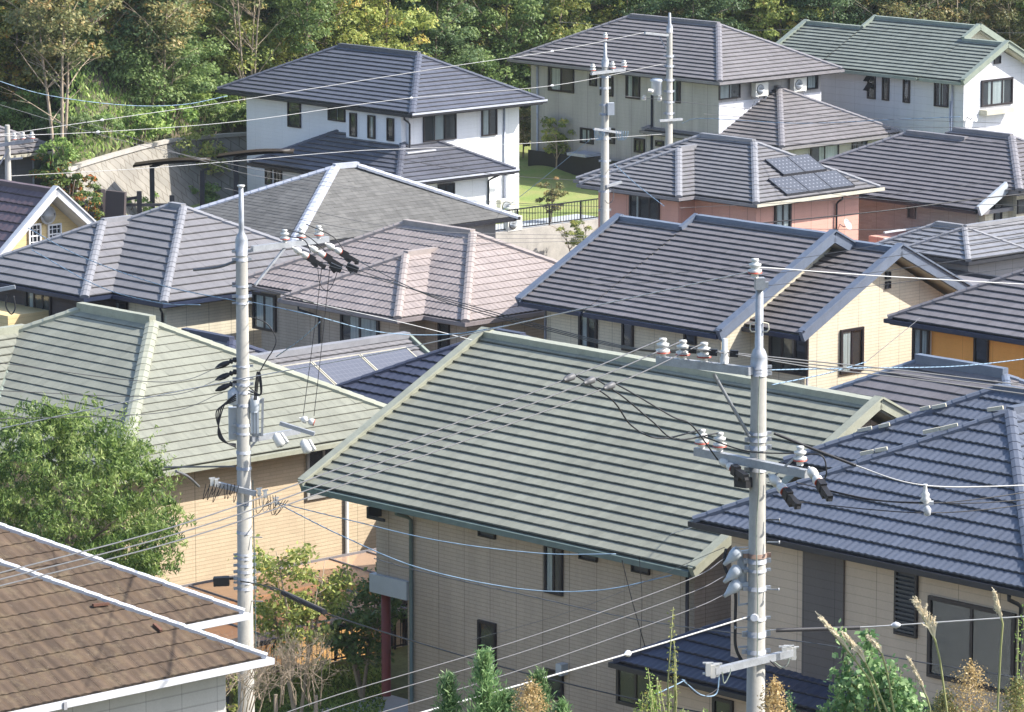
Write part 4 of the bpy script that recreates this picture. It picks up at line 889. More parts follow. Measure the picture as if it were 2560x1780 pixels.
def treeproto(kind, H=8., R=2.3, z0=1.6, leaf='green', nc=95, per=120, size=.17, trunks=1, seed=1, tr=.11, bark='bark', tvrange=.35, top=None):
    t = bpy.data.objects.new('tree', None); S.collection.objects.link(t); t['_base'] = (0, 0, 0)
    rr = np.random.default_rng(seed); global rng; rng = rr
    # clump centres in an uneven ellipsoid
    cen = []
    while len(cen) < nc:
        p = rr.uniform(-1, 1, 3)
        l = np.linalg.norm(p)
        if l < 1 and l > .35 and rr.random() < (.5+.5*l):
            wob = .78+.3*sin(3*math.atan2(p[1], p[0])+seed)+.12*sin(7*p[2]+seed*2)
            cen.append((p[0]*R*wob, p[1]*R*wob, (z0+H)/2+p[2]*(H-z0)/2))
    cen = np.array(cen); rad = rr.uniform(.35, .75, len(cen))*R/2.3
    tvb = .5+rr.normal(size=len(cen))*tvrange*.5
    C, D, Wd, ln, wd, tv = clumps(cen, rad, per, size, .55, .25, .55, tvb, .16)
    leafobj('crown', C, D, Wd, ln, wd, tv, LM[leaf], t)
    mb = MB()
    for k in range(trunks):
        a = 6.28*k/max(trunks, 1)+seed; o = .25*(trunks > 1)
        limbs(mb, (cos(a)*o, sin(a)*o, -.6), (cos(a)*o*3.5, sin(a)*o*3.5, H*.82), 7, tr, R, H, seed+k)
    mb.build('trunk', M[bark], t); return t
def copytree(src, loc, rz, sc, label, cat, group=None, name=None):
    r = src.copy(); S.collection.objects.link(r); r.location = loc; r.rotation_euler = (0, 0, rz); r.scale = (sc, sc, sc) if not isinstance(sc, tuple) else sc
    for ch in list(src.children):
        c = ch.copy(); S.collection.objects.link(c); c.parent = r
    if name: r.name = name
    return tag(r, label, cat, group)
protos = dict(
 dark=[treeproto('a', 9, 2.6, 1.2, 'dark', seed=3, nc=120), treeproto('a', 8, 2.3, 1.0, 'dark', seed=9)],
 green=[treeproto('b', 8.5, 2.5, 1.6, 'green', seed=4), treeproto('b', 7.5, 2.2, 1.4, 'green', seed=12)],
 lime=[treeproto('c', 7.5, 2.2, 1.2, 'lime', seed=5, nc=80, per=90)],
 gold=[treeproto('d', 7, 2.3, .4, 'gold', seed=6, nc=110, per=85, size=.2), treeproto('d', 6.5, 2.2, .3, 'gold', seed=16, nc=100, per=80, size=.2)],
 olive=[treeproto('e', 8, 2.4, 2.6, 'olive', seed=7, nc=95, per=85, trunks=3, tr=.08, bark='palebark')],
 bare=[treeproto('f', 8, 1.8, 3.6, 'olive', seed=8, nc=30, per=40, trunks=4, tr=.065, bark='palebark')],
)
LAB = dict(dark='dense dark green tree of the wooded hillside behind the houses', green='mid green leafy tree of the wooded hillside behind the houses', lime='pale yellow-green tree of the wooded hillside behind the houses',
 gold='tree with yellow and orange autumn leaves on the wooded hillside', olive='thin-trunked tree with brownish olive leaves on the wooded hillside', bare='slender pale-trunked tree with sparse leaves at the forest edge')
# low undergrowth in front of the forest
def shrubproto(leaf, R=.8, H=1.1, nc=22, per=90, size=.13, seed=1, stem='bark', tvs=.2):
    global rng; rng = np.random.default_rng(seed); t = bpy.data.objects.new('shrub', None); S.collection.objects.link(t); t['_base'] = (0, 0, 0)
    cen = np.stack([rng.uniform(-1, 1, nc)*R, rng.uniform(-1, 1, nc)*R, rng.uniform(.15, .85, nc)*H], 1); rad = rng.uniform(.2, .38, nc)*R
    A = clumps(cen, rad, per, size, .5, .2, .5, .5+rng.normal(size=nc)*.15, tvs); leafobj('foliage', *A, LM[leaf], t)
    mb = MB()
    for k in range(5):
        a = k*1.3; mb.tube([(0, 0, -.3), (cos(a)*R*.3, sin(a)*R*.3, H*.4), (cos(a)*R*.6, sin(a)*R*.6, H*.8)], [.03, .02, .008], 5)
    mb.build('stem', M[stem], t); return t
sp_ = [shrubproto('bright', seed=2), shrubproto('green', seed=3), shrubproto('bright', 1.1, .7, 30, 90, seed=4)]
us_ = []
used = set()
PL = ((170, 'at the far left edge'), (420, 'above the far left house'), (640, 'left of the white house'), (1000, 'above the white house roof'), (1330, 'right of the white house roof'), (1700, 'above warm grey roof, left part'), (2000, 'left of the green gable'), (2400, 'above the green gable ridge'), (9999, 'in the top right corner'))
KD = dict(dark='dense dark green tree', green='mid green leafy tree', lime='pale yellow-green tree', gold='yellow and orange autumn tree', olive='thin-trunked brownish olive tree', bare='slender pale-trunked sparse tree')
def planttree(kind, x, y, sc=1., dz=0., row=0):
    i = random.randrange(len(protos[kind])); p = protos[kind][i]; loc = (x, y, hh(x, y)-.1+dz); s = sc*random.uniform(.88, 1.12)
    copytree(p, loc, random.uniform(0, 6.28), (s, s, s*random.uniform(.9, 1.1)), KD[kind]+' '+next(b for a, b in PL if 1280+F*x/y < a)+', '+('front rank' if row < 2 else 'middle rank' if row < 4 else 'rear rank'), 'tree', 'trees of the wooded hillside', {'dark': 'evergreen_tree', 'green': 'broadleaf_tree', 'lime': 'broadleaf_tree', 'gold': 'autumn_tree', 'olive': 'thin_trunk_tree', 'bare': 'bare_trunk_tree'}[kind])
us_ += [shrubproto('green', 2.1, 3.0, 60, 150, .16, 51), shrubproto('dark', 2.2, 2.8, 60, 150, .16, 52), shrubproto('lime', 1.9, 2.6, 50, 140, .15, 53)]
random.seed(21)
for row in range(8):
    for i in range(-9, 10):
        x = i*3.1+random.uniform(-.8, .8)+(row % 2)*1.5; k = sm(x, -11, 2); y0 = ybank(x)
        y = y0+4.6+row*3.0+random.uniform(-.9, .9); px = 1280+F*x/y
        if abs(px-1280) > 1500: continue
        if row > 5 and random.random() < .3: continue
        if px < 420: kd = random.choices(['gold', 'green', 'lime', 'dark', 'olive'], [5, 3, 1, 2.5, 1] if row < 3 else [2, 3, 1, 4, 1])[0]
        elif px < 760: kd = random.choices(['olive', 'bare', 'green', 'dark'], [3, 4, 1, 1] if row < 2 else [2.5, .6, 3, 2])[0]
        elif px < 1330: kd = random.choices(['green', 'lime', 'dark', 'olive'], [4, 3.5, 1.5, .3])[0]
        elif px < 2000: kd = random.choices(['green', 'lime', 'dark', 'olive'], [3, 2.2, 2.5, .8])[0]
        elif px < 2350: kd = random.choices(['dark', 'olive', 'green'], [5, 1, 1])[0]
        else: kd = random.choices(['dark', 'olive', 'bare', 'green'], [3, 3, 2, 1])[0]
        if row == 0 and 400 < px < 760: kd = random.choice(['bare', 'olive', 'bare'])
        if row in (1, 2): copytree(random.choice(us_), (x+1.4, y+.6, hh(x+1.4, y+.6)-.1), random.random()*6, random.uniform(.85, 1.25), 'leafy undergrowth shrub among forest trunks '+('at the far left' if px < 330 else 'left of the white house' if px < 560 else 'behind the white house roof' if px < 1200 else 'behind the warm grey roof' if px < 1950 else 'behind the green gable'), 'shrub', 'forest undergrowth shrubs', 'undergrowth_shrub')
        planttree(kd, x, y, row=row)
random.seed(5)
for i in range(-22, -3):
    for j in range(2):
        x = i*1.15+random.uniform(-.4, .4); y = ybank(x)+1.3+j*2.0+random.uniform(-.5, .5)
        if x > -9.5: continue
        copytree(random.choice(sp_), (x, y, hh(x, y)-.1), random.random()*6, random.uniform(.8, 1.35), ('round' if j else 'low')+' leafy green bush above the stone bank, '+('behind the grey house' if x < -20 else 'left end' if x < -16 else 'middle part' if x < -13 else 'next to the white house'), 'bush', 'undergrowth bushes above the stone bank', 'bush')
M['grassm'] = flat('bank_grass', (.12, .15, .045), .9, var=.4, nscale=6)
def scatter(name, pts, leaf, size, label, n, asp=.2, up=1.2, kind='stuff', seed=1, z=0., mn=None):
    rg = np.random.default_rng(seed); (x0, x1), (y0, y1) = pts; X = rg.uniform(x0, x1, n); Y = rg.uniform(y0, y1, n)
    Z = np.array([hh(a, b) if z is None else z for a, b in zip(X, Y)])+size*.3
    if mn: ok = Z > mn; X, Y, Z = X[ok], Y[ok], Z[ok]; n = len(X)
    C = np.stack([X, Y, Z], 1)
    D = unit(np.stack([rg.normal(size=n)*.6, rg.normal(size=n)*.6, np.full(n, up)], 1)); Wd = unit(np.cross(D, rg.normal(size=(n, 3)))); ln = size*(.6+.8*rg.random(n))
    o = leafobj(name, C, D, Wd, ln, ln*asp, rg.random(n), LM[leaf]); return tag(o, label, kind=kind)
scatter('grass', ((-26, -9.5), (185, 204)), 'bright', .28, 'rough grass above the stone bank', 22000, .25, z=None, mn=3.9)
# trees and bushes placed one by one
def onetree(px, py, z, sc, src, label, cat='tree', name='small_tree', dz=0):
    u, v, zz = atz(px, py, z); x, y, _ = W(u, v, z); copytree(src, (x, y, z+dz), random.random()*6, sc, label, cat, None, name)
tl = treeproto('g', 2.6, 1.1, .7, 'lime', nc=34, per=70, size=.14, trunks=2, tr=.06, seed=22, bark='palebark'); tg = treeproto('g2', 2.6, .9, .5, 'olive', nc=30, per=70, size=.14, seed=23, tr=.05)
onetree(1392, 422, 1.75, .95, tl, 'small yellow-green tree standing on a mound in the lawn'); onetree(1307, 395, 1.6, 1.05, tg, 'olive-leaved small tree beside the corner of the white house')
onetree(1530, 405, 1.6, .7, tg, 'small round bush behind the concrete pole at the lawn edge', 'bush', 'bush'); onetree(1377, 556, 1.62, .75, tg, 'dark green bush behind the black terrace railing', 'bush', 'bush')
ta = treeproto('h', 3.4, 1.5, 1.0, 'lime', nc=36, per=60, size=.15, trunks=3, tr=.045, seed=25, bark='palebark')
onetree(500, 500, 1.5, 1.0, ta, 'small yellow-green tree in front of the stone-block bank between carport posts'); onetree(1440, 640, .5, .6, tl, 'small pale green shrub against the concrete retaining wall', 'bush', 'bush')
onetree(1600, 895, .2, 1.1, tl, 'sprig of yellow-green shrub below the cream-sided house windows', 'bush', 'bush')
fl = shrubproto('flower', .6, 1.6, 22, 70, .13, 31)
for i, (px, py, s, lb) in enumerate(((138, 470, 1.1, 'orange-flowering shrub beside the grey house wall'), (172, 520, 1.3, 'tall shrub with orange flowers in front of the stone bank'), (212, 545, .9, 'low orange-tipped shrub at the foot of the yellow gable'))): onetree(px, py+30, 2.2, s*1.25, fl, lb, 'shrub', 'shrub')
for i, (px, py, s, lb, k) in enumerate(((262, 552, 1.3, 'low grassy bush at left of the brown garden wall', 2), (340, 540, 1.1, 'yellowish bush behind the slate roof ridge', 0), (430, 505, .9, 'low green bush by the carport posts', 2), (500, 515, 1.0, 'green ground-hugging bush left of the shingle roof', 1), (310, 560, 1.2, 'bright green bush right of the yellow gable', 0), (190, 500, 2.0, 'tall bush hiding the left end of the stone bank', 1))): onetree(px, py, 1.4, s, sp_[k], lb, 'bush', 'bush')
# carports, garden wall
def carport(px, pyb, pyt, label, D=188.):
    x, y, zb = PW(px, pyb, D); zt = PW(px, pyt, D)[2]; t = thing('carport', label, 'carport', (x, y, 0))
    b = MB(); b.bar((x, y, -.3), (x, y, zt), .2); b.build('post', M['dark'], t)
    b = MB(); b.tube([(x, y, zt-.05), (x+.5, y, zt+.12), (x+1.4, y, zt+.2), (x+2.3, y, zt+.26)], .08, 6); b.build('beam', M['dark'], t)
    b = MB(); P = [(x-.75+i*.4, zt+.02+.22*sin(min(1, i/7)*pi*.6)) for i in range(9)]
    for p, q_ in zip(P, P[1:]):
        for dz in (0, .05): b.quad([(p[0], y-.5, p[1]+dz), (q_[0], y-.5, q_[1]+dz), (q_[0], y+.5, q_[1]+dz), (p[0], y+.5, p[1]+dz)], None, 0, True)
        b.bar((p[0], y-.52, p[1]+.02), (q_[0], y-.52, q_[1]+.02), .09); b.build('canopy', M['canopy'], t)
def PW(px, py, D): return W(*atD(px, py, D))
M['canopy'] = flat('tan_canopy', (.07, .052, .035), .5)
carport(381, 512, 414, 'cantilever carport with a curved tan canopy in front of the stone bank'); carport(590, 488, 392, 'cantilever carport post and canopy beside the white house corner')
a = PW(505, 496, 188); b_ = PW(505, 425, 188); mb = MB(); mb.bar((a[0], a[1], -.3), b_, .2); mb.bar(b_, (b_[0]+.3, b_[1], b_[2]+.05), .1); tag(mb.build('carport_post', M['dark'], None, (a[0], a[1], 0)), 'dark free-standing post between the two carports', 'post')
a = PW(240, 475, 184); mb = MB(); mb.bar((a[0]+.4, a[1], a[2]-.9), (a[0]+1.2, a[1]-.3, a[2]-.95), .2, 1.8); mb.bar((a[0]+.3, a[1]+.1, a[2]-.9), (a[0]-.1, a[1]+1.1, a[2]-.95), .2, 1.8); tag(mb.build('garden_wall', M['w_dkbrown'], None, a), 'dark brown block garden wall in front of the stone bank', 'wall')
a = PW(302, 500, 186); b_ = PW(430, 512, 187); c_ = PW(348, 478, 186); t = thing('gate', 'dark low gate with square posts in front of the stone bank', 'gate', a); mb = MB(); mb.bar(a, (c_[0], c_[1], c_[2]-.25), .12); mb.bar(PW(302, 512, 186), b_, .12); mb.build('rail', M['dark'], t)
for p_, zt in ((a, a[2]+.05), (c_, c_[2]), (b_, b_[2]+.4)): mb = MB(); mb.bar((p_[0], p_[1], -.3), (p_[0], p_[1], zt), .2); mb.build('post', M['dark'], t)
# ---- lower left garden
K = 1.022
mb = MB()
for c_ in (((-87.1, 67.2), (-82.0, 67.2), (-82.0, 73.3), (-87.1, 73.3)), ((-87.1, 73.3), (-84.7, 73.3), (-84.7, 77.2), (-87.1, 77.2))):
    mb.quad([W(u, v, 2.95-(u+87)*.05) for u, v in c_])
m_, nt_, bs_ = newmat('amber_polycarbonate'); bs_.inputs['Base Color'].default_value = (.62, .42, .29, 1); bs_.inputs['Roughness'].default_value = .25
tr_ = N(nt_, 'ShaderNodeBsdfTransparent'); tr_.inputs[0].default_value = (.9, .66, .44, 1); mx_ = N(nt_, 'ShaderNodeMixShader'); mx_.inputs[0].default_value = .6
nt_.links.new(tr_.outputs[0], mx_.inputs[1]); nt_.links.new(bs_.outputs[0], mx_.inputs[2]); nt_.links.new(mx_.outputs[0], nt_.nodes['Material Output'].inputs[0])
t = thing('carport', 'carport with a translucent amber roof between the two sage green houses', 'carport', W(-84.5, 71, 0)); mb.build('roof_sheet', m_, t)
mb = MB()
for v in (67.2, 68.7, 70.2, 71.7, 73.2): mb.bar(W(-87.1, v, 2.97), W(-82.0, v, 2.72), .04, .05)
for v in (74.9, 76.2, 77.2): mb.bar(W(-87.1, v, 2.97), W(-84.72, v, 2.85), .04, .05)
mb.build('rafter', M['taupetrim'], t)
mb = MB(); mb.bar(W(-82.0, 67.2, 2.66), W(-82.0, 73.3, 2.66), .08, .12); mb.build('front_beam', M['dark'], t)
mb = MB(); mb.bar(W(-87.1, 67.2, 2.98), W(-87.1, 77.2, 2.98), .06, .06); mb.build('back_beam', M['taupetrim'], t)
for u, v in ((-82.05, 67.3), (-87.0, 67.3), (-87., 77)): mb = MB(); mb.bar(W(u, v, -1.2), W(u, v, 2.7), .08); mb.build('post', M['dark'], t)
K = 1.0
mb = MB(); mb.box(-91.0, -90.8, 60, 80.5, -1.4, 1.2); tag(mb.build('brick_wall', M['w_brick'], None, W(-90.9, 70, -1.3)), 'orange brick garden wall behind the black fence and carport', 'wall')
def gl(u0, u1, v0, v1, z): mb.quad([W(u0, v0, z), W(u1, v0, z), W(u1, v1, z), W(u0, v1, z)])
mb = MB(); mb.box(-86.95, -70, 58, 73, -1.4, .25); mb.box(-86.95, -81.3, 73, 82, -1.4, .25); tag(mb.build('garden_lawn', M['darklawn'], None), None, kind='structure')
railing('fence', 'black baluster garden fence in front of the orange brick wall', (-86.8, 66.5), (-86.8, 79), .27, 1.15, 6, .17)
mb = MB(); mb.box(-83.2, -80.5, 70.3, 73.5, .254, .29); tag(mb.build('path', M['boxg']), None, kind='structure')
# car under the carport
def car(u, v, z, label):
    t = thing('car', label, 'car', W(u, v, z)); prof = [(-2.1, .45), (-2.1, .8), (-1.75, .98), (-1.25, 1.02), (-.7, 1.46), (.6, 1.5), (1.35, 1.08), (2.05, .95), (2.15, .5), (2.1, .32), (-2.1, .32)]
    def ext(mb, pr, w_, w2=None):
        n = len(pr); A = [W(u+ -w_/2, v+a, z+b) for a, b in pr]; B = [W(u+w_/2, v+a, z+b) for a, b in pr]; mb.quad(A); mb.quad(B)
        for i in range(n): j = (i+1) % n; mb.quad([A[i], A[j], B[j], B[i]])
    b = MB(); ext(b, prof, 1.62); b.build('body', M['carpaint'], t)
    for s_ in (-1, 1):
        b = MB(); x = u+s_*.815; b.quad([W(x, v+a, z+c) for a, c in ((-1.1, 1.03), (-.62, 1.38), (.5, 1.41), (1.2, 1.07))]); b.quad([W(x+s_*.006, v+a, z+c) for a, c in ((-1.1, 1.03), (-.62, 1.38), (.5, 1.41), (1.2, 1.07))]); b.build('side_window', M['cardark'], t)
        for a in (-1.35, 1.3):
            b = MB(); b.tube([W(u+s_*.62, v+a, z+.33), W(u+s_*.83, v+a, z+.33)], .33, 18); wh = b.build('wheel', M['black'], t)
            b = MB(); b.tube([W(u+s_*.83, v+a, z+.33), W(u+s_*.84, v+a, z+.33)], .2, 14); b.build('rim', M['galv'], wh)
    b = MB(); b.quad([W(u-.7, v+.64, z+1.495), W(u+.7, v+.64, z+1.495), W(u+.72, v+1.33, z+1.11), W(u-.72, v+1.33, z+1.11)]); b.build('windscreen', M['cardark'], t)
    for s_ in (-1, 1): b = MB(); b.box(u+s_*.6-.15, u+s_*.6+.15, v+2.1, v+2.17, z+.68, z+.84); b.build('headlight', M['white'], t)
car(-88.6, 72.3, -1.3, 'silver-white car parked under the amber carport roof, behind a bare shrub')
# big leafy tree at left
def bigtree():
    global rng; rng = np.random.default_rng(44); c = atD(165, 1270, 110); c = Vector(W(*c)); base = (c.x, c.y, 0.)
    t = thing('leafy_tree', 'big bushy green tree with narrow drooping leaves at left, behind the weathered brown roofs', 'tree', base)
    cen = []; 
    def inside(p):
        return (p[0]/2.55)**2+(p[1]/2.3)**2+(p[2]/2.6)**2 < 1
    while len(cen) < 430:
        p = rng.uniform(-2.8, 2.8, 3)
        l = (p[0]/2.75)**2+(p[1]/2.4)**2+(p[2]/2.55)**2
        if .25 < l < 1.: cen.append(p+np.array([.0, 0, 0]))
    cen = np.array(cen); cen = cen*(1+.10*np.sin(3*np.arctan2(cen[:, 2], cen[:, 0])[:, None]+1)); cen[:, 2] -= .35*np.maximum(0, cen[:, 0]-.6)
    top = cen[:, 2] > 1.2; rad = rng.uniform(.22, .42, len(cen)); tvb = .45+rng.normal(size=len(cen))*.20
    C, D, Wd, ln, wd, tv = clumps(cen, rad, 125, .14, .27, .9, .45, tvb, .27)
    # sprigs poking out
    sp = []; 
    for k in range(150):
        d = rng.normal(size=3); d[2] = abs(d[2])*1.2-.25; d /= np.linalg.norm(d); s = d*np.array([2.6, 2.2, 2.4]); 
        for j in range(26):
            f = j/26; sp.append((s+np.array([d[0]*.45*f, d[1]*.45*f, .5*f*(.5+.5*max(0, d[2]))])+rng.normal(size=3)*.05))
    sp = np.array(sp); n = len(sp); D2 = unit(rng.normal(size=(n, 3))+np.array([0, 0, -.7])); W2 = unit(np.cross(D2, rng.normal(size=(n, 3)))); l2 = rng.uniform(.08, .17, n)
    off = np.array([c.x-base[0], c.y-base[1], c.z]); C = np.concatenate([C, sp])+off; D = np.concatenate([D, D2]); Wd = np.concatenate([Wd, W2]); ln = np.concatenate([ln, l2]); wd = np.concatenate([wd, l2*.24]); tv = np.concatenate([tv, rng.uniform(.45, 1, n)])
    leafobj('crown', C, D, Wd, ln, wd, tv, LM['bright'], t)
    mb = MB(); limbs(mb, base, (c.x, c.y, c.z+.8), 12, .16, 2., 5, 3); mb.build('trunk', M['bark'], t)
bigtree()
def thintree(px, py, D, H, R, label, leaf, n, size, seed, name='small_tree', z0=.8, base_z=0, asp=.6, trunks=4):
    global rng; rng = np.random.default_rng(seed); rr = random.Random(seed); b = W(*atD(px, py, D)); base = Vector((b[0], b[1], base_z)); t = thing(name, label, 'tree', tuple(base))
    mb = MB(); tips = []
    for k in range(trunks):
        a = k*6.28/trunks+rr.random(); e = base+Vector((cos(a)*R*.55, sin(a)*R*.55, H*rr.uniform(.75, 1))); m1 = base.lerp(e, .35)+Vector((rr.uniform(-.1, .1), rr.uniform(-.1, .1), .15)); m2 = base.lerp(e, .7)+Vector((rr.uniform(-.15, .15), rr.uniform(-.15, .15), 0))
        mb.tube([tuple(base), tuple(m1), tuple(m2), tuple(e)], [.06, .045, .03, .01], 6)
        for j in range(11):
            f = m1.lerp(e, rr.random()); a2 = rr.random()*6.28; g = f+Vector((cos(a2)*R*.6, sin(a2)*R*.6, rr.uniform(.05, .55)*R)); mb.tube([tuple(f), tuple(f.lerp(g, .5)+Vector((0, 0, .06))), tuple(g)], [.016, .010, .004], 4)
            for q_ in range(4): tips.append(np.array(f.lerp(g, .35+.2*q_+rr.random()*.1)))
    mb.build('trunk', M['palebark'], t); tips = np.array(tips)-np.array(base); tips = tips[tips[:, 2] > z0]
    k = rng.integers(0, len(tips), n); C = tips[k]+rng.normal(size=(n, 3))*np.array([.13, .13, .10]); nr = unit(rng.normal(size=(n, 3))*.6+np.array([0, 0, .6])); D_ = unit(np.cross(nr, rng.normal(size=(n, 3)))); D_[:, 2] -= .5; D_ = unit(D_); Wd = unit(np.cross(nr, D_)); ln = size*(.6+.7*rng.random(n))
    leafobj('crown', C, D_, Wd, ln, ln*asp, .5+rng.normal(size=n)*.25, LM[leaf], t); return t
thintree(745, 1700, 107, 4.9, 1.25, 'slender garden tree with yellow-green autumn leaves right of the left concrete pole', 'lime', 4200, .13, 3, z0=1.6, base_z=.25)
thintree(905, 1720, 110.5, 2.9, 1.2, 'dark green garden tree beside the red-brown column', 'green', 3000, .15, 6, z0=.3, base_z=.25)
thintree(520, 1500, 103, 2.9, .9, 'yellowing bush between the leafy tree and the left pole', 'lime', 700, .12, 9, z0=1.5, base_z=0)
scatter('grass', ((-7, -3.2), (106, 114)), 'bright', .16, 'grass and ground plants of the shaded garden', 9000, .3, .8, z=.25)
def twigs(px, py, D, R, H, label, n, seed, bz, name='bare_shrub', lean=0):
    rr = random.Random(seed); b = W(*atD(px, py, D)); base = Vector((b[0], b[1], bz)); t = thing(name, label, 'shrub', tuple(base)); mb = MB()
    def grow(p, d, L, r, dep):
        q = p+d*L; m_ = p.lerp(q, .5)+Vector((rr.uniform(-1, 1), rr.uniform(-1, 1), rr.uniform(-.5, 1)))*L*.12
        mb.tube([tuple(p), tuple(m_), tuple(q)], [r, r*.8, r*.6], 4 if dep > 1 else 5, False)
        if dep >= 4: return
        for _ in range(3 if dep < 3 else 2):
            nd = (d+Vector((rr.gauss(0, .5), rr.gauss(0, .5), rr.gauss(.1, .35)))).normalized(); grow(q if rr.random() < .6 else m_, nd, L*rr.uniform(.6, .85), r*.62, dep+1)
    for i in range(n):
        a = rr.random()*6.28; s = rr.random()**.5*R; p = base+Vector((cos(a)*s, sin(a)*s, 0)); grow(p, Vector((cos(a)*.25+lean, sin(a)*.25, 1)).normalized(), H*rr.uniform(.28, .4), .018, 0)
    mb.tube([(base.x, base.y, -1.4), (base.x, base.y, bz+.15)], [.07, .05], 7)
    mb.build('branches', M['twig'], t)
twigs(560, 1780, 101, .8, 1.9, 'leafless twiggy shrub at the foot of the left concrete pole', 14, 4, 2.3); twigs(790, 1780, 105, .6, 1.9, 'leafless thin shrub right of the left concrete pole', 8, 8, 1.6); twigs(690, 1790, 105.5, .7, 1.9, 'leafless tangled shrub between the two other bare shrubs', 10, 9, 1.5)
# ================================================================ poles
def pole(name, label, px, py, D, ztop, rt, rb, zb):
    u, v, z = atD(px, py, D); x, y, _ = W(u, v, z); t = thing(name, label, 'utility pole', (x, y, zb))
    mb = MB(); mb.lathe((x, y, zb-.3), (x, y, zb+1), [(0, rb), (ztop-zb-.05+.3, rt), (ztop-zb+.3, rt*.8)], 24); mb.build('shaft', M['polec'], t); return t, x, y, u, v
def zat(px, py, x, y):      # height of a pixel row on a vertical line at x, y
    u, v = UV(x, y); return atv(px, py, v)[2] if 0 else onp(px, py, (UY, VY, 0), y)[2]
def band(t, x, y, z, r, m='galv', h=.07, bolts=True):
    mb = MB(); mb.lathe((x, y, z-h/2), (x, y, z+1), [(0, r+.012), (h, r+.012)], 20)
    if bolts:
        for a in (.2, pi+.2): mb.bar((x+cos(a)*(r-.01), y+sin(a)*(r-.01), z), (x+cos(a)*(r+.09), y+sin(a)*(r+.09), z), .05, h*.9)
    mb.build('band', M[m], t)
def pin(parent, p, s=1.):      # pin insulator standing on p, world coords
    x, y, z = p; mb = MB(); k = s
    mb.lathe((x, y, z), (x, y, z+1), [(0, .045*k), (.05*k, .05*k), (.06*k, .085*k), (.11*k, .095*k), (.12*k, .055*k), (.145*k, .05*k), (.155*k, .08*k), (.19*k, .085*k), (.20*k, .045*k), (.225*k, .045*k), (.235*k, .055*k), (.26*k, .05*k), (.265*k, .01)], 16)
    o = mb.build('insulator', M['porc'], parent)
    mb = MB(); mb.lathe((x, y, z+.062*k), (x, y, z+1), [(0, .094*k), (.018*k, .099*k)], 16); mb.build('red_band', M['redband'], o)
def strain(parent, p, q, cover=True, r=.075):     # dead-end insulator string from p towards q, world points
    P, Q = Vector(p), Vector(q); d = (Q-P).normalized(); L = (Q-P).length; mb = MB()
    mb.lathe(tuple(P), tuple(Q), [(0, .02), (L*.12, .03), (L*.18, r*.8), (L*.3, r), (L*.45, r*.95), (L*.47, .03), (L*.55, .03), (L*.58, r*.75), (L*.7, r), (L*.88, r*.9), (L*.9, .03)], 14)
    o = mb.build('strain_insulator', M['porc'], parent)
    mb = MB(); mb.lathe(tuple(P+d*L*.86), tuple(Q), [(0, r*.95), (.02, r*.93)], 14); mb.build('red_band', M['redband'], o)
    if cover:
        mb = MB(); A = P+d*L*.9; B = P+d*(L+.42); mb.bar(tuple(A), tuple(A+d*.16), .12, .17); mb.bar(tuple(A+d*.12), tuple(B), .10, .10); mb.bar(tuple(A+d*.1-Vector((0, 0, .07))), tuple(A+d*.25-Vector((0, 0, .09))), .08, .10); mb.bar(tuple(B-d*.1-Vector((0, 0, .05))), tuple(B), .07, .10)
        mb.build('cable_cover', M['black'], parent)
def cable(name, label, pts, r, m, cat='cable', group=None, parent=None, n=14, mark=None):
    """pts world points; smooth through them (Catmull-Rom)"""
    P = [Vector(p) for p in pts]; out = []
    if len(P) == 2: P = [P[0], P[0].lerp(P[1], .5)-Vector((0, 0, (P[1]-P[0]).length*.012)), P[1]]
    Q = [P[0]*2-P[1]]+P+[P[-1]*2-P[-2]]
    for i in range(1, len(Q)-2):
        for k in range(n):
            t = k/n; a, b, c, d = Q[i-1], Q[i], Q[i+1], Q[i+2]
            out.append(tuple(.5*((2*b)+(c-a)*t+(2*a-5*b+4*c-d)*t*t+(3*b-a-3*c+d)*t**3)))
    out.append(tuple(P[-1])); mb = MB(); mb.tube(out, r, 5)
    o = mb.build(name, M[m], parent, None if parent is not None else out[0])
    if label: tag(o, label, cat, group)
    if mark:
        for k in mark:
            c = Vector(out[int(k*(len(out)-1))]); d = (Vector(out[min(len(out)-1, int(k*(len(out)-1))+1)])-c).normalized(); b = MB(); b.lathe(tuple(c-d*.08), tuple(c+d*.1), [(0, .015), (.04, .045), (.09, .06), (.14, .04), (.17, .015)], 10); b.build('marker', M['white'], o)
    return o
def PX(*a):
    return W(*atD(*a))
def twist(name, label, pts, r=.014, m='cableb', m2='cablek', pitch=.5, **k):
    o = cable(name, label, pts, r, m, **k); P = [Vector(p) for p in pts]
    # dark lashing wire wound round the bundle
    out = []; dense = []
    me = o.data; nv = len(me.vertices)//5; L = Vector(o.location)
    cen = [sum((me.vertices[i*5+j].co for j in range(5)), Vector())/5+L for i in range(nv)]
    for a, b in zip(cen, cen[1:]):
        n = max(1, int((b-a).length/(pitch/5)))
        for j in range(n): dense.append(a.lerp(b, j/n))
    for i, p in enumerate(dense): an = i*2*pi/5; out.append(tuple(p+Vector((cos(an)*r*.9, 0, sin(an)*r*.9))))
    mb = MB(); mb.tube(out, r*.5, 4); mb.build('lashing_wire', M[m2], o); return o
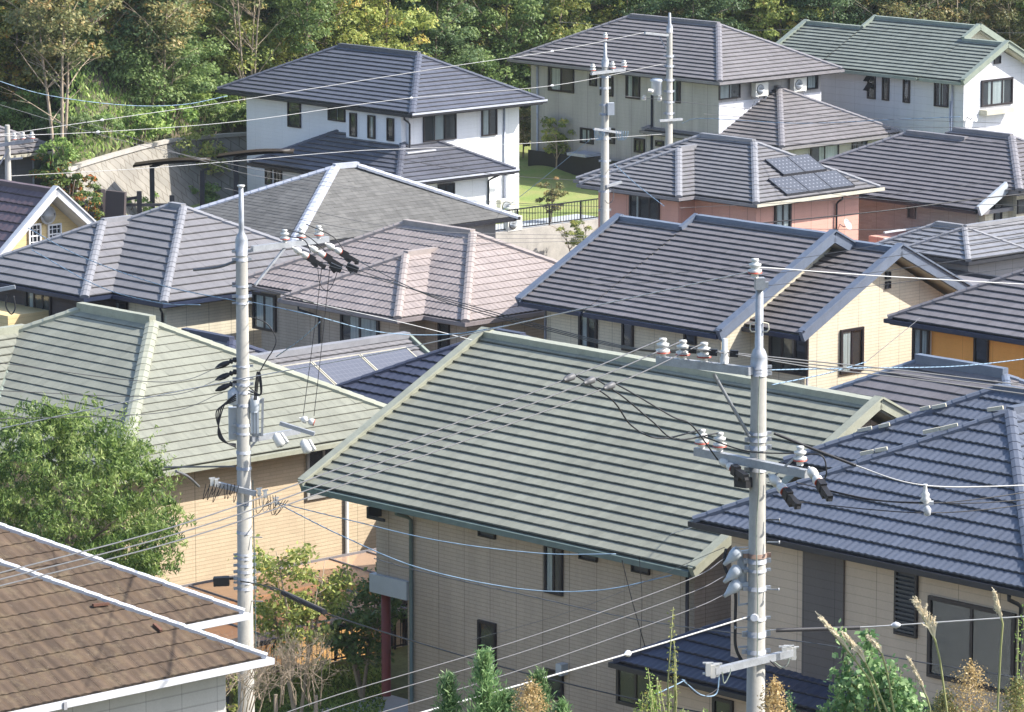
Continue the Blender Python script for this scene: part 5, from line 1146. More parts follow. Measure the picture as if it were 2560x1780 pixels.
# ---------- left concrete pole
D1 = 102
P1, x1, y1, u1, v1 = pole('utility_pole', 'tall concrete utility pole at left of centre with transformer gear and a side crossarm', 604, 620, D1, zat(604, 600, 0, D1), .133, .215, -1.3)
def r1(z): return .133+(13.1-z)*.0056
Z1 = lambda py: zat(606, py, x1, y1)
mb = MB(); zt = Z1(600); mb.lathe((x1, y1, zt-.35), (x1, y1, zt+1), [(0, .145), (.36, .145), (.46, .11), (.52, .07), (.6, .062), (Z1(466)-zt+.35, .055)], 18); o = mb.build('steel_extension', M['galv'], P1)
mb = MB(); mb.lathe((x1, y1, Z1(466)-.02), (x1, y1, 40), [(0, .055), (.02, .09), (.05, .09), (.06, .03)], 12); mb.build('cap', M['porc'], o)
for py in (628, 648, 715, 740, 757, 915, 945, 960, 980, 1012, 1062, 1083, 1130, 1170, 1258, 1330, 1385, 1395, 1412, 1428, 1446, 1455, 1470): band(P1, x1, y1, Z1(py), r1(Z1(py)), h=.05 if py % 2 else .07, bolts=py < 1100 or py > 1380)
def armv(t, p, q, w_=.10, h_=.13, m='galv', name='crossarm'):
    mb = MB(); mb.bar(p, q, w_, h_); return mb.build(name, M[m], t)
au = u1+.16
A0 = W(*atu(630, 622, au)); A1 = W(*atu(820, 598, au)); arm = armv(P1, A0, A1); 
mb = MB(); mb.bar(W(*atu(637, 713, au)), W(*atu(712, 620, au)), .05); mb.build('brace', M['galv'], P1)
for px, py in ((712, 606), (753, 601), (797, 596)): pin(arm, W(*atu(px, py, au)), 1.15)
S1 = []
for (ax, ay, bx, by) in ((730, 618, 775, 645), (770, 614, 817, 643), (812, 608, 858, 634)):
    p = W(*atu(ax, ay, au+.05)); q = W(*atu(bx, by, au+.25)); strain(arm, p, q); S1.append(q)
for i, (px, py) in enumerate(((838, 668), (880, 668))): mb = MB(); c = Vector(PX(px, py, D1)); mb.bar(tuple(c+Vector((-.12, 0, .05))), tuple(c+Vector((.14, 0, -.07))), .12, .13); mb.bar(tuple(c+Vector((-.08, 0, -.02))), tuple(c+Vector((.0, 0, -.12))), .07, .08); mb.build('cable_cover', M['black'], P1)
for k, (a, b, c) in enumerate((((765, 560), (830, 590), (858, 622)), ((720, 575), (768, 590), (815, 628)), ((715, 590), (760, 600), (777, 630)))): cable('jumper_wire', None, [PX(*a, D1), PX(*b, D1), PX(*c, D1)], .012, 'cablek', parent=P1)
cable('stub_cable', None, [PX(590, 653, D1), PX(545, 668, D1), PX(483, 675, D1)], .035, 'cableg', parent=P1)
for py, sx in ((915, 560), (945, 558), (972, 560)):       # three dead-end sleeves to the left
    mb = MB(); mb.lathe(PX(598, py-20, D1), PX(555, py-2, D1), [(0, .02), (.12, .07), (.16, .03), (.2, .07), (.25, .03), (.26, .05), (.38, .07), (.5, .06), (.6, .015)], 10); mb.build('dead_end_sleeve', M['black'], P1)
mb = MB(); mb.lathe(PX(585, 1010, D1), PX(585, 900, D1), [(0, .12), (.04, .15), (.3, .15), (.34, .1), (.4, .03), (.5, .02)], 14); mb.build('surge_arrester', M['boxg'], P1)
mb = MB(); a = W(*atu(628, 1000, au)); mb.lathe(PX(636, 1030, D1), PX(636, 900, D1), [(0, .1), (.05, .12), (.32, .12), (.36, .08), (.42, .02)], 14); mb.build('surge_arrester', M['boxg'], P1)
mb = MB(); c = Vector(PX(588, 1060, D1+.2)); mb.bar(tuple(c+Vector((0, 0, .4))), tuple(c-Vector((0, 0, .35))), .2, .3); mb.build('control_box', M['boxg'], P1)
mb = MB(); c = Vector(PX(636, 1045, D1)); mb.bar(tuple(c+Vector((0, .1, .45))), tuple(c+Vector((0, .1, -.4))), .2, .18)
for k in range(3): mb.bar(tuple(c+Vector((-.06+.07*k, -.06, .4))), tuple(c+Vector((-.06+.07*k, -.06, -.35))), .025, .05)
mb.build('regulator_box', M['boxg'], P1)
mb = MB(); a, b = Vector(PX(657, 995, D1)), Vector(PX(655, 1090, D1)); mb.bar(tuple(a), tuple(b), .07, .05); mb.bar(PX(625, 1005, D1), PX(657, 1003, D1), .06, .09); mb.bar(PX(630, 1085, D1), PX(655, 1086, D1), .05, .07); mb.build('equipment_bracket', M['galv'], P1)
B0, B1 = W(*atu(628, 1098, au)), W(*atu(748, 1077, au)); armv(P1, B0, B1); mb = MB(); mb.bar(PX(625, 1120, D1), PX(645, 1096, D1), .05); mb.build('brace', M['galv'], P1)
vB = v1+1.0; mb = MB(); C0, C1 = PX(700, 1058, D1), PX(786, 1085, D1-.2); mb.bar(C0, C1, .08, .09); mb.build('end_arm', M['galv'], P1)
for a, b in (((748, 1045), (790, 1058)),): strain(P1, PX(*a, D1), PX(*b, D1), False, .085)
for (ax, ay, bx, by) in ((688, 1085, 702, 1110), (757, 1100, 770, 1128)):
    mb = MB(); mb.lathe(PX(ax, ay, D1-.2), PX(bx, by, D1-.3), [(0, .05), (.06, .11), (.3, .12), (.34, .04)], 12); mb.bar(PX(ax+14, ay, D1-.2), PX(bx+16, by-2, D1-.3), .05, .1); mb.build('fuse_cutout', M['porc'], P1)
E0, E1 = PX(523, 1205, D1-.15), PX(655, 1238, D1-.3); mb = MB(); mb.bar(PX(545, 1211, D1-.2), PX(640, 1234, D1-.3), .11, .12); mb.build('crossarm', M['galv'], P1)
for px, py in ((530, 1206), (541, 1208), (648, 1232), (663, 1236), (690, 1255)):
    mb = MB(); c = Vector(PX(px, py, D1-.3)); mb.bar(tuple(c+Vector((0, 0, .09))), tuple(c-Vector((0, 0, .08))), .07, .08); mb.bar(tuple(c+Vector((-.07, 0, .09))), tuple(c+Vector((.07, 0, .11))), .03); mb.build('terminal', M['porc'], P1)
random.seed(3)
for k in range(9): a = 515+k*9; mbp = [PX(a, 1210, D1-.35), PX(a-4+random.uniform(-6, 6), 1235+random.uniform(0, 25), D1-.35), PX(a+10, 1213, D1-.35)]; cable('loop_wire', None, mbp, .008, 'cablek', parent=P1, n=8)
for k in range(8): a = 640+k*7; mbp = [PX(a, 1238, D1-.35), PX(a+random.uniform(-4, 10), 1265+random.uniform(0, 25), D1-.35), PX(a+32, 1250, D1-.35)]; cable('loop_wire', None, mbp, .008, 'cablew' if k == 2 else 'cablek', parent=P1, n=8)
for k in range(4): cable('riser_cable', None, [PX(625-k*2, 960+k*8, D1-.2), PX(650+k*1, 985, D1-.25) if k else PX(690, 905, D1), PX(641+k*3, 930, D1-.25), PX(636+k*3, 960, D1-.2), PX(632+k*3, 1000, D1-.2)] if k else [PX(622, 790, D1-.2), PX(668, 810, D1-.2), PX(690, 855, D1-.2), PX(660, 910, D1-.2), PX(640, 950, D1-.2), PX(638, 985, D1-.2)], .014, 'cablek', parent=P1)
for k in range(4): cable('drop_cable', None, [PX(590, 985+k*5, D1-.2), PX(560-k*6, 1015+k*4, D1-.25), PX(545-k*1+k*3, 1080, D1-.25), PX(560+k*2, 1105, D1-.25), PX(590, 1110+k*3, D1-.2)], .016, 'cablek', parent=P1)
mb = MB(); mb.bar(PX(410, 1168, D1), PX(588, 1166, D1), .035); mb.build('stay_sleeve', M['cableg'], P1)
mb = MB(); mb.bar(PX(534, 1454, D1), PX(573, 1452, D1), .22, .20); mb.bar(PX(574, 1447, D1), PX(590, 1445, D1), .05); mb.build('splice_closure', M['black'], P1)
for py in (1230, 1500, 1340): mb = MB(); z = Z1(py); mb.bar((x1+.15, y1-.1, z), (x1+.42, y1-.15, z+.0), .02); mb.build('step_bolt', M['galv'], P1)
cable('ground_wire', None, [PX(632, 1200, D1-.25), PX(637, 1450, D1-.25), PX(640, 1640, D1-.25)], .013, 'trim_sage_d', parent=P1)
# ---------- right concrete pole
D2 = 75
P2, x2, y2, u2, v2 = pole('utility_pole', 'nearest concrete utility pole at right with brown-banded insulators and sunlit crossarms', 1897, 920, D2, zat(1897, 905, 0, D2), .132, .21, -1)
Z2 = lambda py: zat(1900, py, x2, y2)
def r2(z): return .135+(15.-z)*.0052
mb = MB(); zt = Z2(905); mb.lathe((x2, y2, zt-.12), (x2, y2, zt+1), [(0, .145), (.2, .145), (.26, .13), (.33, .10), (.36, .072), (Z2(705)-zt+.12, .066)], 20); o = mb.build('steel_extension', M['galv'], P2)
mb = MB(); mb.bar((x2+.0, y2-.04, Z2(705)-.12), (x2+.0, y2-.04, Z2(693)), .17, .16); mb.bar((x2+.08, y2, Z2(712)), (x2+.15, y2, Z2(712)), .07, .1); mb.build('top_clamp', M['galv'], o)
xs_, ys_ = x2-.085, y2-.1; pin(o, (xs_, ys_, Z2(692)), 1.25)
for s_ in (-1, 1): mb = MB(); mb.tube([(x2+s_*.06, y2-.05, Z2(805)), (x2+s_*.15, y2-.05, Z2(808)), (x2+s_*.16, y2-.05, Z2(822)), (x2+s_*.13, y2-.05, Z2(828)), (x2+s_*.06, y2-.05, Z2(828))], .014, 6); mb.build('handle', M['cream_trim'], o)
for py in (917, 927, 935, 1083, 1098, 1118, 1172, 1388, 1402, 1425, 1470, 1545, 1582, 1587, 1628): band(P2, x2, y2, Z2(py), r2(Z2(py)), 'rust' if py == 1388 else 'galv', .05 if py % 2 else .075)
av = v2-.2
a0, a1 = W(*atv(1645, 900, av)), W(*atv(1877, 928, av)); arm = armv(P2, a0, a1, .11, .14)
mb = MB(); mb.tube([W(*atv(1785, 936, av)), W(*atv(1874, 1092, av))], .03, 8); mb.build('brace', M['galv'], P2)
TOP = []
for px, py in ((1657, 894), (1707, 899), (1760, 905)): p = W(*atv(px, py, av)); pin(arm, p, 1.3); TOP.append((p[0], p[1], p[2]+.33))
mb = MB(); p = W(*atv(1811, 908, av)); mb.lathe(p, (p[0], p[1], p[2]+1), [(0, .07), (.1, .08), (.12, .06), (.22, .07), (.24, .045), (.42, .045), (.43, .02)], 12); mb.build('line_post', M['porc'], arm)
for px, py in ((1728, 874), (1780, 880), (1832, 883)): mb = MB(); p = Vector(W(*atv(px, py, av))); mb.bar(tuple(p+Vector((-.05, 0, 0))), tuple(p+Vector((.09, 0, -.01))), .09, .11); mb.build('cable_cover', M['black'], P2)
b0, b1 = W(*atv(1740, 1128, av)), W(*atv(2018, 1185, av)); arm2 = armv(P2, b0, b1, .12, .14); LOW = []
for px, py in ((1754, 1120), (1799, 1128), (2000, 1163)): p = W(*atv(px, py, av)); pin(arm2, p, 1.25); LOW.append((p[0], p[1], p[2]+.32))
strain(arm2, W(*atv(1797, 1148, av)), W(*atv(1838, 1175, av-.2)), True); strain(arm2, W(*atv(2022, 1168, av)), W(*atv(2052, 1212, av-.2)), True, .09); strain(P2, W(*atv(1922, 1185, av)), W(*atv(1968, 1235, av-.2)), True, .09)
mb = MB(); mb.bar(W(*atv(1845, 1203, av)), W(*atv(1875, 1207, av)), .2, .17); mb.build('dead_end_box', M['black'], P2)
mb = MB(); mb.bar(W(*atv(1938, 1188, av)), W(*atv(1990, 1142, av-.1)), .03); mb.build('arm_stay', M['galv'], P2)
vv = u2+.2
c0, c1 = W(*atu(1785, 1678, vv)), W(*atu(1978, 1632, vv)); arm3 = armv(P2, c0, c1, .10, .12)
for px, py in ((1770, 1675), (1782, 1680), (1792, 1677), (1972, 1632), (1984, 1635), (1960, 1634)):
    mb = MB(); c = Vector(W(*atu(px, py, vv))); mb.bar(tuple(c+Vector((0, 0, .12))), tuple(c-Vector((0, 0, .1))), .07, .08); mb.bar(tuple(c+Vector((-.09, 0, .12))), tuple(c+Vector((.09, 0, .12))), .03); mb.bar(tuple(c+Vector((-.09, 0, -.06))), tuple(c+Vector((.05, 0, -.06))), .03); mb.build('terminal', M['porc'], arm3)
for pts, m_ in (([(1800, 1690), (1795, 1720), (1760, 1740), (1730, 1725), (1712, 1700)], 'cablek'), ([(1798, 1690), (1790, 1735), (1755, 1738), (1720, 1712), (1705, 1698)], 'cableb'), ([(1935, 1655), (1955, 1668), (1968, 1662), (1974, 1645)], 'trim_green'), ([(1925, 1652), (1950, 1672), (1970, 1660)], 'cablek'), ([(1805, 1680), (1810, 1708), (1822, 1690), (1828, 1672)], 'trim_green'), ([(1712, 1700), (1690, 1712), (1640, 1735)], 'cableb')): cable('loop_wire', None, [W(*atu(a, b, vv+.1)) for a, b in pts], .011, m_, parent=P2, n=8)
mb = MB(); c = PX(1855, 1450, D2+.1); mb.lathe((c[0], c[1], Z2(1478)), (c[0], c[1], 99), [(0, .05), (.04, .085), (.5, .085), (.6, .06), (Z2(1400)-Z2(1478), .05)], 12); mb.build('switch_housing', M['boxg'], P2)
for py in (1408, 1452, 1488):
    mb = MB(); mb.lathe(PX(1850, py-34, D2-.05), PX(1810, py+4, D2-.1), [(0, .05), (.05, .11), (.16, .10), (.3, .045), (.38, .03)], 10); mb.bar(PX(1850, py-25, D2), PX(1885, py-30, D2), .06, .08); mb.build('fuse_cutout', M['boxg'], P2)
cable('riser_cable', None, [PX(1815, 1372, D2), PX(1810, 1410, D2), PX(1822, 1440, D2), PX(1838, 1480, D2), PX(1838, 1560, D2), PX(1840, 1620, D2), PX(1862, 1665, D2)], .028, 'cablek', parent=P2)
mb = MB(); mb.bar(PX(1847, 1510, D2), PX(1845, 1380, D2), .03); mb.bar(PX(1845, 1513, D2), PX(1875, 1508, D2), .03); mb.bar(PX(1845, 1618, D2), PX(1876, 1616, D2), .03); mb.build('standoff_bracket', M['galv'], P2)
for py, sx in ((1203, 1), (1296, 1), (1352, 1), (1565, -1), (1296, 1), (1470, 1), (1365, -1)): mb = MB(); z = Z2(py); mb.bar((x2+sx*.16, y2-.1, z), (x2+sx*.36, y2-.12, z), .02); mb.lathe((x2+sx*.36, y2-.12, z), (x2+sx*.9, y2-.12, z), [(0, .03), (.02, .03)], 8); mb.build('step_bolt', M['galv'], P2)
mb = MB(); mb.lathe(PX(1886, 1545, D2-.28), PX(1886, 1545, 10), [(0, .06), (.04, .075), (.08, .06)], 12); mb.build('knob', M['white'], P2)
cable('ground_wire', None, [PX(1899, 940, D2-.22), PX(1895, 1060, D2-.22), PX(1898, 1200, D2-.24), PX(1891, 1330, D2-.24), PX(1894, 1500, D2-.25), PX(1893, 1650, D2-.26)], .010, 'trim_green', parent=P2)
# ---------- distant poles
def farpole(label, px, pyt, D, r, ext=None, zb=-1.3):
    t, x, y, u, v = pole('utility_pole', label, px, pyt, D, zat(px, pyt, 0, D), r, r+.09, zb)
    if ext: zt = zat(px, pyt, 0, D); mb = MB(); mb.lathe((x, y, zt-.1), (x, y, zt+1), [(0, r+.015), (.25, r+.015), (.38, r*.55), (zat(px, ext, 0, D)-zt, r*.42)], 12); mb.build('steel_extension', M['galv'], t)
    return t, x, y, u, v
P3, x3, y3, u3, v3 = farpole('middle-distance concrete pole standing in front of the warm grey two-storey house', 1513, 160, 172, .13, 100)
pin(P3, (x3, y3, zat(1519, 100, 0, 172)), 1.1)
uu = u3+.2; arm = armv(P3, W(*atu(1478, 184, uu)), W(*atu(1562, 174, uu)), .10, .11)
for px in (1482, 1531, 1560): pin(arm, W(*atu(px, 181-(px-1482)*.12, uu)), 1.25)
arm = armv(P3, W(*atu(1484, 322, uu)), W(*atu(1552, 332, uu)), .08, .09)
mb = MB(); c = Vector(PX(1527, 273, 171.8)); mb.bar(tuple(c+Vector((0, 0, .25))), tuple(c-Vector((0, 0, .22))), .22, .25); mb.build('control_box', M['boxg'], P3)
armv(P3, W(*atu(1515, 466, uu)), W(*atu(1553, 455, uu)), .1, .1)
for py in (192, 220, 262, 285, 322, 330, 346, 402, 440, 478, 525): band(P3, x3, y3, zat(1510, py, 0, 172), .13+(10-zat(1510, py, 0, 172))*.0055, h=.09)
for k in range(6): a = 1485+k*4 if k < 3 else 1540+(k-3)*6; cable('loop_wire', None, [PX(a, 325, 171.7), PX(a+6, 350, 171.7), PX(a+16, 340, 171.7), PX(a+18, 328, 171.7)], .012, 'cableb', parent=P3, n=6)
cable('loop_wire', None, [PX(1534, 470, 171.7), PX(1532, 500, 171.7), PX(1520, 508, 171.7), PX(1512, 500, 171.7)], .014, 'cableg', parent=P3, n=6)
P4, x4, y4, u4, v4 = farpole('farther concrete pole carrying a white transformer beside the small hip roof', 1674, 75, 190, .12, 26)
armv(P4, W(*atu(1612, 82, u4+.2)), W(*atu(1670, 88, u4+.2)), .1, .1); mb = MB(); mb.bar(PX(1650, 94, 190), PX(1666, 124, 190), .06); mb.build('brace', M['galv'], P4)
mb = MB(); c = PX(1641, 238, 190); mb.lathe((c[0], c[1], c[2]), (c[0], c[1], 99), [(0, .18), (.04, .24), (.55, .24), (.6, .28), (.68, .26), (.72, .1)], 16); mb.bar((c[0]-.2, c[1], c[2]+.66), (c[0]+.22, c[1], c[2]+.66), .1, .1); mb.build('transformer', M['boxg'], P4)
for a, b in (((1620, 226), (1636, 230)), ((1612, 238), (1608, 252)), ((1650, 240), (1648, 254))): mb = MB(); mb.lathe(PX(*a, 189.7), PX(*b, 189.7), [(0, .08), (.1, .1), (.2, .1), (.24, .04)], 10); mb.build('fuse_cutout', M['porc'], P4)
armv(P4, W(*atu(1648, 302, u4+.2)), W(*atu(1705, 298, u4+.2)), .09, .1)
for py in (140, 165, 200, 228, 255, 283, 300): band(P4, x4, y4, zat(1674, py, 0, 190), .16, h=.09)
P5, x5, y5, u5, v5 = farpole('concrete pole at the left edge in front of the small grey-walled house', 18, 312, 168, .10)
armv(P5, PX(-20, 366, 167.8), PX(84, 350, 167.8), .10, .13)
for px in (36, 58, 80): pin(P5, PX(px, 352-(px-58)*.08, 167.8), 1.2)
mb = MB(); mb.bar(PX(-2, 412, 167.8), PX(22, 372, 167.8), .06); mb.build('brace', M['galv'], P5); armv(P5, PX(25, 398, 167.8), PX(56, 395, 167.8), .08, .07)
# small bracket arms entering at the left edge
t = thing('service_arm', 'galvanised service arm with a black cable loop at the left edge', 'crossarm', PX(0, 725, 120)); mb = MB(); mb.bar(PX(-60, 735, 120), PX(38, 717, 120), .09, .1); mb.build('arm', M['galv'], t)
cable('loop_wire', None, [PX(18, 735, 120), PX(15, 765, 120), PX(28, 785, 120), PX(38, 770, 120), PX(34, 740, 120)], .02, 'cablek', parent=t, n=8)
# ================================================================ cables
GR = 'overhead cables strung between the poles'
def cb(label, pts, r, m, **k): return cable('cable', label, [PX(*p) for p in pts], r, m, 'cable', GR, **k)
cb('pale top line from the right pole tip down to the lower left edge', [(1888, 676, D2), (1500, 762, 80), (1000, 873, 87), (600, 948, 91), (300, 1008, 92), (-40, 1080, 93)], .011, 'cablew')
cb('pale top line from the right pole tip to the right edge', [(1888, 670, D2), (1940, 671, 76), (2200, 690, 82), (2620, 714, 90)], .011, 'cablew')
L = [(TOP[0], (0, 1430)), (TOP[1], (0, 1446)), (TOP[2], (0, 1461))]
for i, (lab, mid, e) in enumerate((('first of three parallel grey conductors rising to the leftmost pin insulator', ((1400, 954), (850, 1170), (450, 1312)), (-40, 1443)), ('middle of three parallel grey conductors rising to the second pin insulator', ((1450, 962), (850, 1195), (450, 1332)), (-40, 1459)), ('lowest of three parallel grey conductors rising to the third pin insulator', ((1500, 975), (850, 1215), (450, 1350)), (-40, 1475)))):
    cable('cable', lab, [TOP[i]]+[PX(a, b, D2-2-k*5) for k, (a, b) in enumerate(mid)]+[PX(*e, 56)], .011, 'cableg', 'cable', GR, n=18)
    a = Vector(PX(mid[0][0]+10, mid[0][1]-4, D2-2)); b = Vector(PX(mid[0][0]+45, mid[0][1]-18, D2-1.8)); mb = MB(); mb.lathe(tuple(a), tuple(b), [(0, .02), (.05, .055), (.2, .06), (.24, .03)], 10); tag(mb.build('splice_cover', M['cableg'], None, tuple(a)), ('leftmost', 'middle', 'rightmost')[i]+' dark splice cover clamped on the conductors above the green roof', 'splice cover', 'splice covers')
    e_ = (LOW[0], LOW[1], PX(1795, 1150, D2))[i]; cable('cable', ('black jumper loop hanging from the leftmost splice to the lower crossarm', 'black jumper loop hanging from the middle splice to the lower crossarm', 'black jumper hanging from the rightmost splice past the lower insulators')[i], [PX(mid[0][0]+40, mid[0][1]-15, D2-1.8), PX(1530+i*30, 1000+i*-6, D2-1), PX(1580+i*50, 1065-i*12, D2-.6), PX(1650+i*40, 1096+i*2-(i == 2)*36, D2-.4), e_], .014, 'cablek', 'cable', GR)
for i, (x, y, e) in enumerate(((1735, 872, 962), (1790, 880, 972), (1840, 886, 985))):
    cb(('upper', 'middle', 'lower')[i]+' of three grey lines leaving the right pole toward the right edge', [(x, y, D2), (2050, 905+i*8, 79), (2300, 931+i*9, 84), (2620, e+8, 90)], .012, 'cableg')
for i, (sx_, sy_) in enumerate(((790, 655), (840, 655), (880, 645))):
    cb(('leftmost', 'middle', 'rightmost')[i]+' of three black lines sagging from the left pole to the right pole', [(sx_, sy_, D1), (1100, 742+i*4, 91), (1400, 826+i*4, 85), (1600, 872+i*2, 80), (1728+i*52, 874+i*4, D2)], .010, 'cablek')
cb('left of two thin vertical droppers beside the left pole', [(806, 655, D1), (785, 830, D1), (757, 1047, D1)], .008, 'cablek'); cb('right of two thin vertical droppers beside the left pole', [(826, 655, D1), (808, 830, D1), (785, 1040, D1)], .008, 'cablek')
cable('cable', None, [PX(793, 650, D1), PX(800, 710, D1), PX(822, 725, D1), PX(840, 690, D1), PX(845, 665, D1)], .008, 'cablek', parent=P1)
for i, (py, e) in enumerate(((905, 1110), (935, 1150), (972, 1205))): cb(('highest', 'middle', 'lowest')[i]+' thin black line from the left pole sleeves to the left edge', [(557, py+10, D1), (400, py+50+i*5, 94), (-40, 880+i*42+e*.02+(i*30), 90)], .008, 'cablek')
twist('cable', 'blue lashed cable from the left pole to the underside of the green eave', [PX(692, 1256, D1), PX(860, 1297, 99), PX(1100, 1352, 98), PX(1350, 1383, 98), PX(1540, 1385, 98)], .012, cat='cable', group=GR)
twist('cable', 'lower blue lashed cable sagging along the tan wall of the green-roofed house', [PX(692, 1258, D1), PX(860, 1342, 98), PX(1050, 1420, 97), PX(1300, 1472, 97), PX(1500, 1475, 97), PX(1680, 1438, 97)], .013, cat='cable', group=GR)
twist('cable', 'grey messenger with spiral hangers crossing the tan wall behind the right pole', [PX(935, 1396, 95), PX(1050, 1428, 93), PX(1300, 1485, 89), PX(1600, 1550, 84), PX(1880, 1588, 80), PX(2100, 1618, 78), PX(2330, 1660, 76), PX(2620, 1705, 74)], .011, 'cableg', 'cablek', .8, cat='cable', group=GR)
cb('thick white cable with a white knob rising to the right pole from the bottom', [(1030, 1788, 66), (1300, 1712, 69), (1590, 1628, 72), (1878, 1540, D2)], .016, 'cablew', mark=(.66,)); cb('white cable with a black sleeve from the right pole to the right edge', [(1925, 1575, D2), (2150, 1568, 75), (2400, 1552, 75), (2620, 1537, 75)], .013, 'cablew', mark=(.47,))
mb = MB(); mb.tube([PX(1940, 1576, D2), PX(2150, 1569, D2)], .035, 8); tag(mb.build('cable_sleeve', M['cablek'], None, PX(1940, 1576, D2)), 'black protective sleeve on the white cable right of the right pole', 'cable sleeve')
cb('black communication cable from the left pole down across the tan wall', [(600, 1452, D1), (700, 1475, 94), (820, 1535, 92), (1215, 1656, 86), (1560, 1742, 82), (1800, 1790, 80)], .016, 'cablek')
mb = MB(); mb.tube([PX(708, 1482, 93.6), PX(812, 1530, 92)], .06, 10); tag(mb.build('splice_tube', M['cablek'], None, PX(708, 1482, 93.6)), 'thick black splice tube hanging in front of the small garden tree', 'splice tube')
for i, (a, b, c, m1) in enumerate(((1735, 1454, 1388, 1600), (1766, 1488, 1432, 1632), (1812, 1530, 1478, 1675))): cb(('top', 'middle', 'bottom')[i]+' of three thin lines from the tan wall up to the right pole switchgear', [(560 if i < 1 else 640, a+105-i*20, 62), (850, a, 65), (1300, m1, 69), (1710, b-14*0, 73), (1812, c+8, D2)], .009, 'cableg')
cb('thin line slanting up the tan wall to the right pole switchgear', [(1180, 1600, 95), (1450, 1520, 88), (1812, 1368, D2)], .006, 'cableg')
cb('pale messenger line from the right pole to the right edge above the navy tiles', [(1935, 1082, D2), (2130, 1160, 75), (2318, 1214, 75), (2620, 1212, 76)], .013, 'cablew'); cb('black insulated section of the messenger right of the right pole', [(1935, 1083, D2-.05), (2040, 1125, D2-.05), (2140, 1164, D2-.05)], .026, 'cablek')
for i, (sx_, sy_, m_, e) in enumerate(((2072, 1228, 1258, 1230), (1990, 1206, 1256, 1252), (2000, 1255, 1282, 1262))): cb(('upper', 'middle', 'lower')[i]+' black conductor sagging over the navy tiles to the right edge', [(sx_, sy_, D2), (2180, m_-8, 75), (2318, m_, 75), (2450, (m_+e)/2+3, 76), (2620, e-8, 77)], .010, 'cablek')
t = thing('cable_spacer', 'white insulated hanger suspended from the messenger over the navy tiles', 'cable hanger', PX(2316, 1250, 75)); mb = MB(); mb.lathe(PX(2314, 1258, 75), PX(2313, 1210, 75), [(0, .05), (.06, .1), (.1, .06), (.16, .075), (.2, .04), (.3, .03), (.33, .04)], 10); mb.build('insulator', M['porc'], t); mb = MB(); mb.bar(PX(2298, 1257, 75), PX(2334, 1257, 75), .07, .06); mb.lathe(PX(2318, 1290, 75), PX(2318, 1262, 75), [(0, .02), (.02, .06), (.12, .07), (.19, .04)], 10); mb.build('clamp', M['white'], t)
cb('black cable from the right pole band over to the corner insulator', [(1760, 1092, D2), (1870, 1128, D2-.3), (2000, 1134, D2-.3), (2055, 1140, D2-.3), (2066, 1180, D2-.3), (2060, 1200, D2-.2)], .013, 'cablek')
# far lines
cb('uppermost pale line from the left edge to the farther pole', [(-40, 343, 166), (255, 300, 170), (600, 250, 175), (1100, 170, 182), (1380, 128, 186), (1618, 80, 190)], .011, 'cablew', mark=(.2, .8)); cb('second pale line from the left edge past the middle-distance pole', [(-40, 341, 166), (245, 330, 170), (600, 303, 175), (1000, 248, 181), (1380, 214, 186), (1668, 158, 190)], .011, 'cablew', mark=(.2, .62, .8))
cb('third pale line from the left pole past the shingle roof', [(26, 440, 168), (400, 418, 172), (850, 380, 178), (1015, 372, 180), (1290, 360, 184), (1662, 335, 190)], .011, 'cablew')
twist('cable', 'blue lashed cable over the autumn trees at upper left', [PX(-40, 190, 160), PX(110, 236, 162), PX(300, 262, 165), PX(450, 262, 167), PX(568, 240, 170)], .013, cat='cable', group=GR)
cb('thin dark line over the autumn trees from the left edge', [(-40, 250, 150), (300, 350, 155), (600, 415, 160), (900, 470, 165)], .009, 'cableg'); cb('thin dark line crossing the stone bank and the lower white wall', [(200, 300, 160), (500, 400, 165), (700, 450, 168), (1150, 500, 172), (1400, 520, 172)], .009, 'cableg'); cb('dark line crossing the lawn to the middle-distance pole', [(980, 395, 165), (1240, 436, 168), (1510, 455, 171)], .011, 'cablek'); cb('lower dark line crossing the lawn to the middle-distance pole', [(1150, 498, 165), (1330, 510, 168), (1505, 517, 171)], .010, 'cablek')
cb('blue-green service wire slanting over the lawn', [(1250, 530, 176), (1340, 460, 175), (1480, 345, 172)], .010, 'cableb'); twist('cable', 'blue lashed cable dropping from the middle-distance pole over the grey roof', [PX(1535, 410, 172), PX(1590, 460, 168), PX(1660, 515, 163)], .014, cat='cable', group=GR)
twist('cable', 'blue lashed cable across the small hip roof at upper right', [PX(1705, 308, 180), PX(1760, 296, 178), PX(2000, 308, 174), PX(2250, 298, 170), PX(2400, 292, 168)], .013, cat='cable', group=GR)
for i, (a, b, c, d, dd) in enumerate(((1560, 240, 2560, 310, 168), (1760, 285, 2600, 318, 170), (1710, 345, 2600, 352, 165), (1880, 460, 2600, 515, 160), (1700, 520, 2600, 440, 158), (1700, 560, 2600, 560, 150), (2000, 50, 2600, 82, 205), (1400, 55, 2100, 70, 205))):
    cb(('thin line', 'straight thin wire', 'low thin line', 'sagging thin line', 'rising thin wire', 'level thin wire', 'skyward thin wire', 'high thin wire')[i]+(' across the warm grey walls', ' above the green gable house wall', ' over the small hip roof eave', ' over the taupe-roofed house', ' crossing the salmon and taupe houses', ' over the pale slate slope', ' above the green gable ridge', ' above the warm grey ridge')[i], [(a, b, dd), ((a+c)/2, (b+d)/2+14, dd), (c, d, dd)], .009, 'cableg')
cb('heavy dark cable rising over the taupe roof at right', [(1880, 560, 140), (2200, 528, 142), (2420, 500, 144), (2620, 478, 146)], .020, 'cablek')
for i in range(4): cb(('first', 'second', 'third', 'fourth')[i]+' thin wire fanning right of the cream gable', [(1440+i*30, 700+i*12, 100), (1900, 660+i*28, 100), (2620, 540+i*40, 100)], .007, 'cableg')
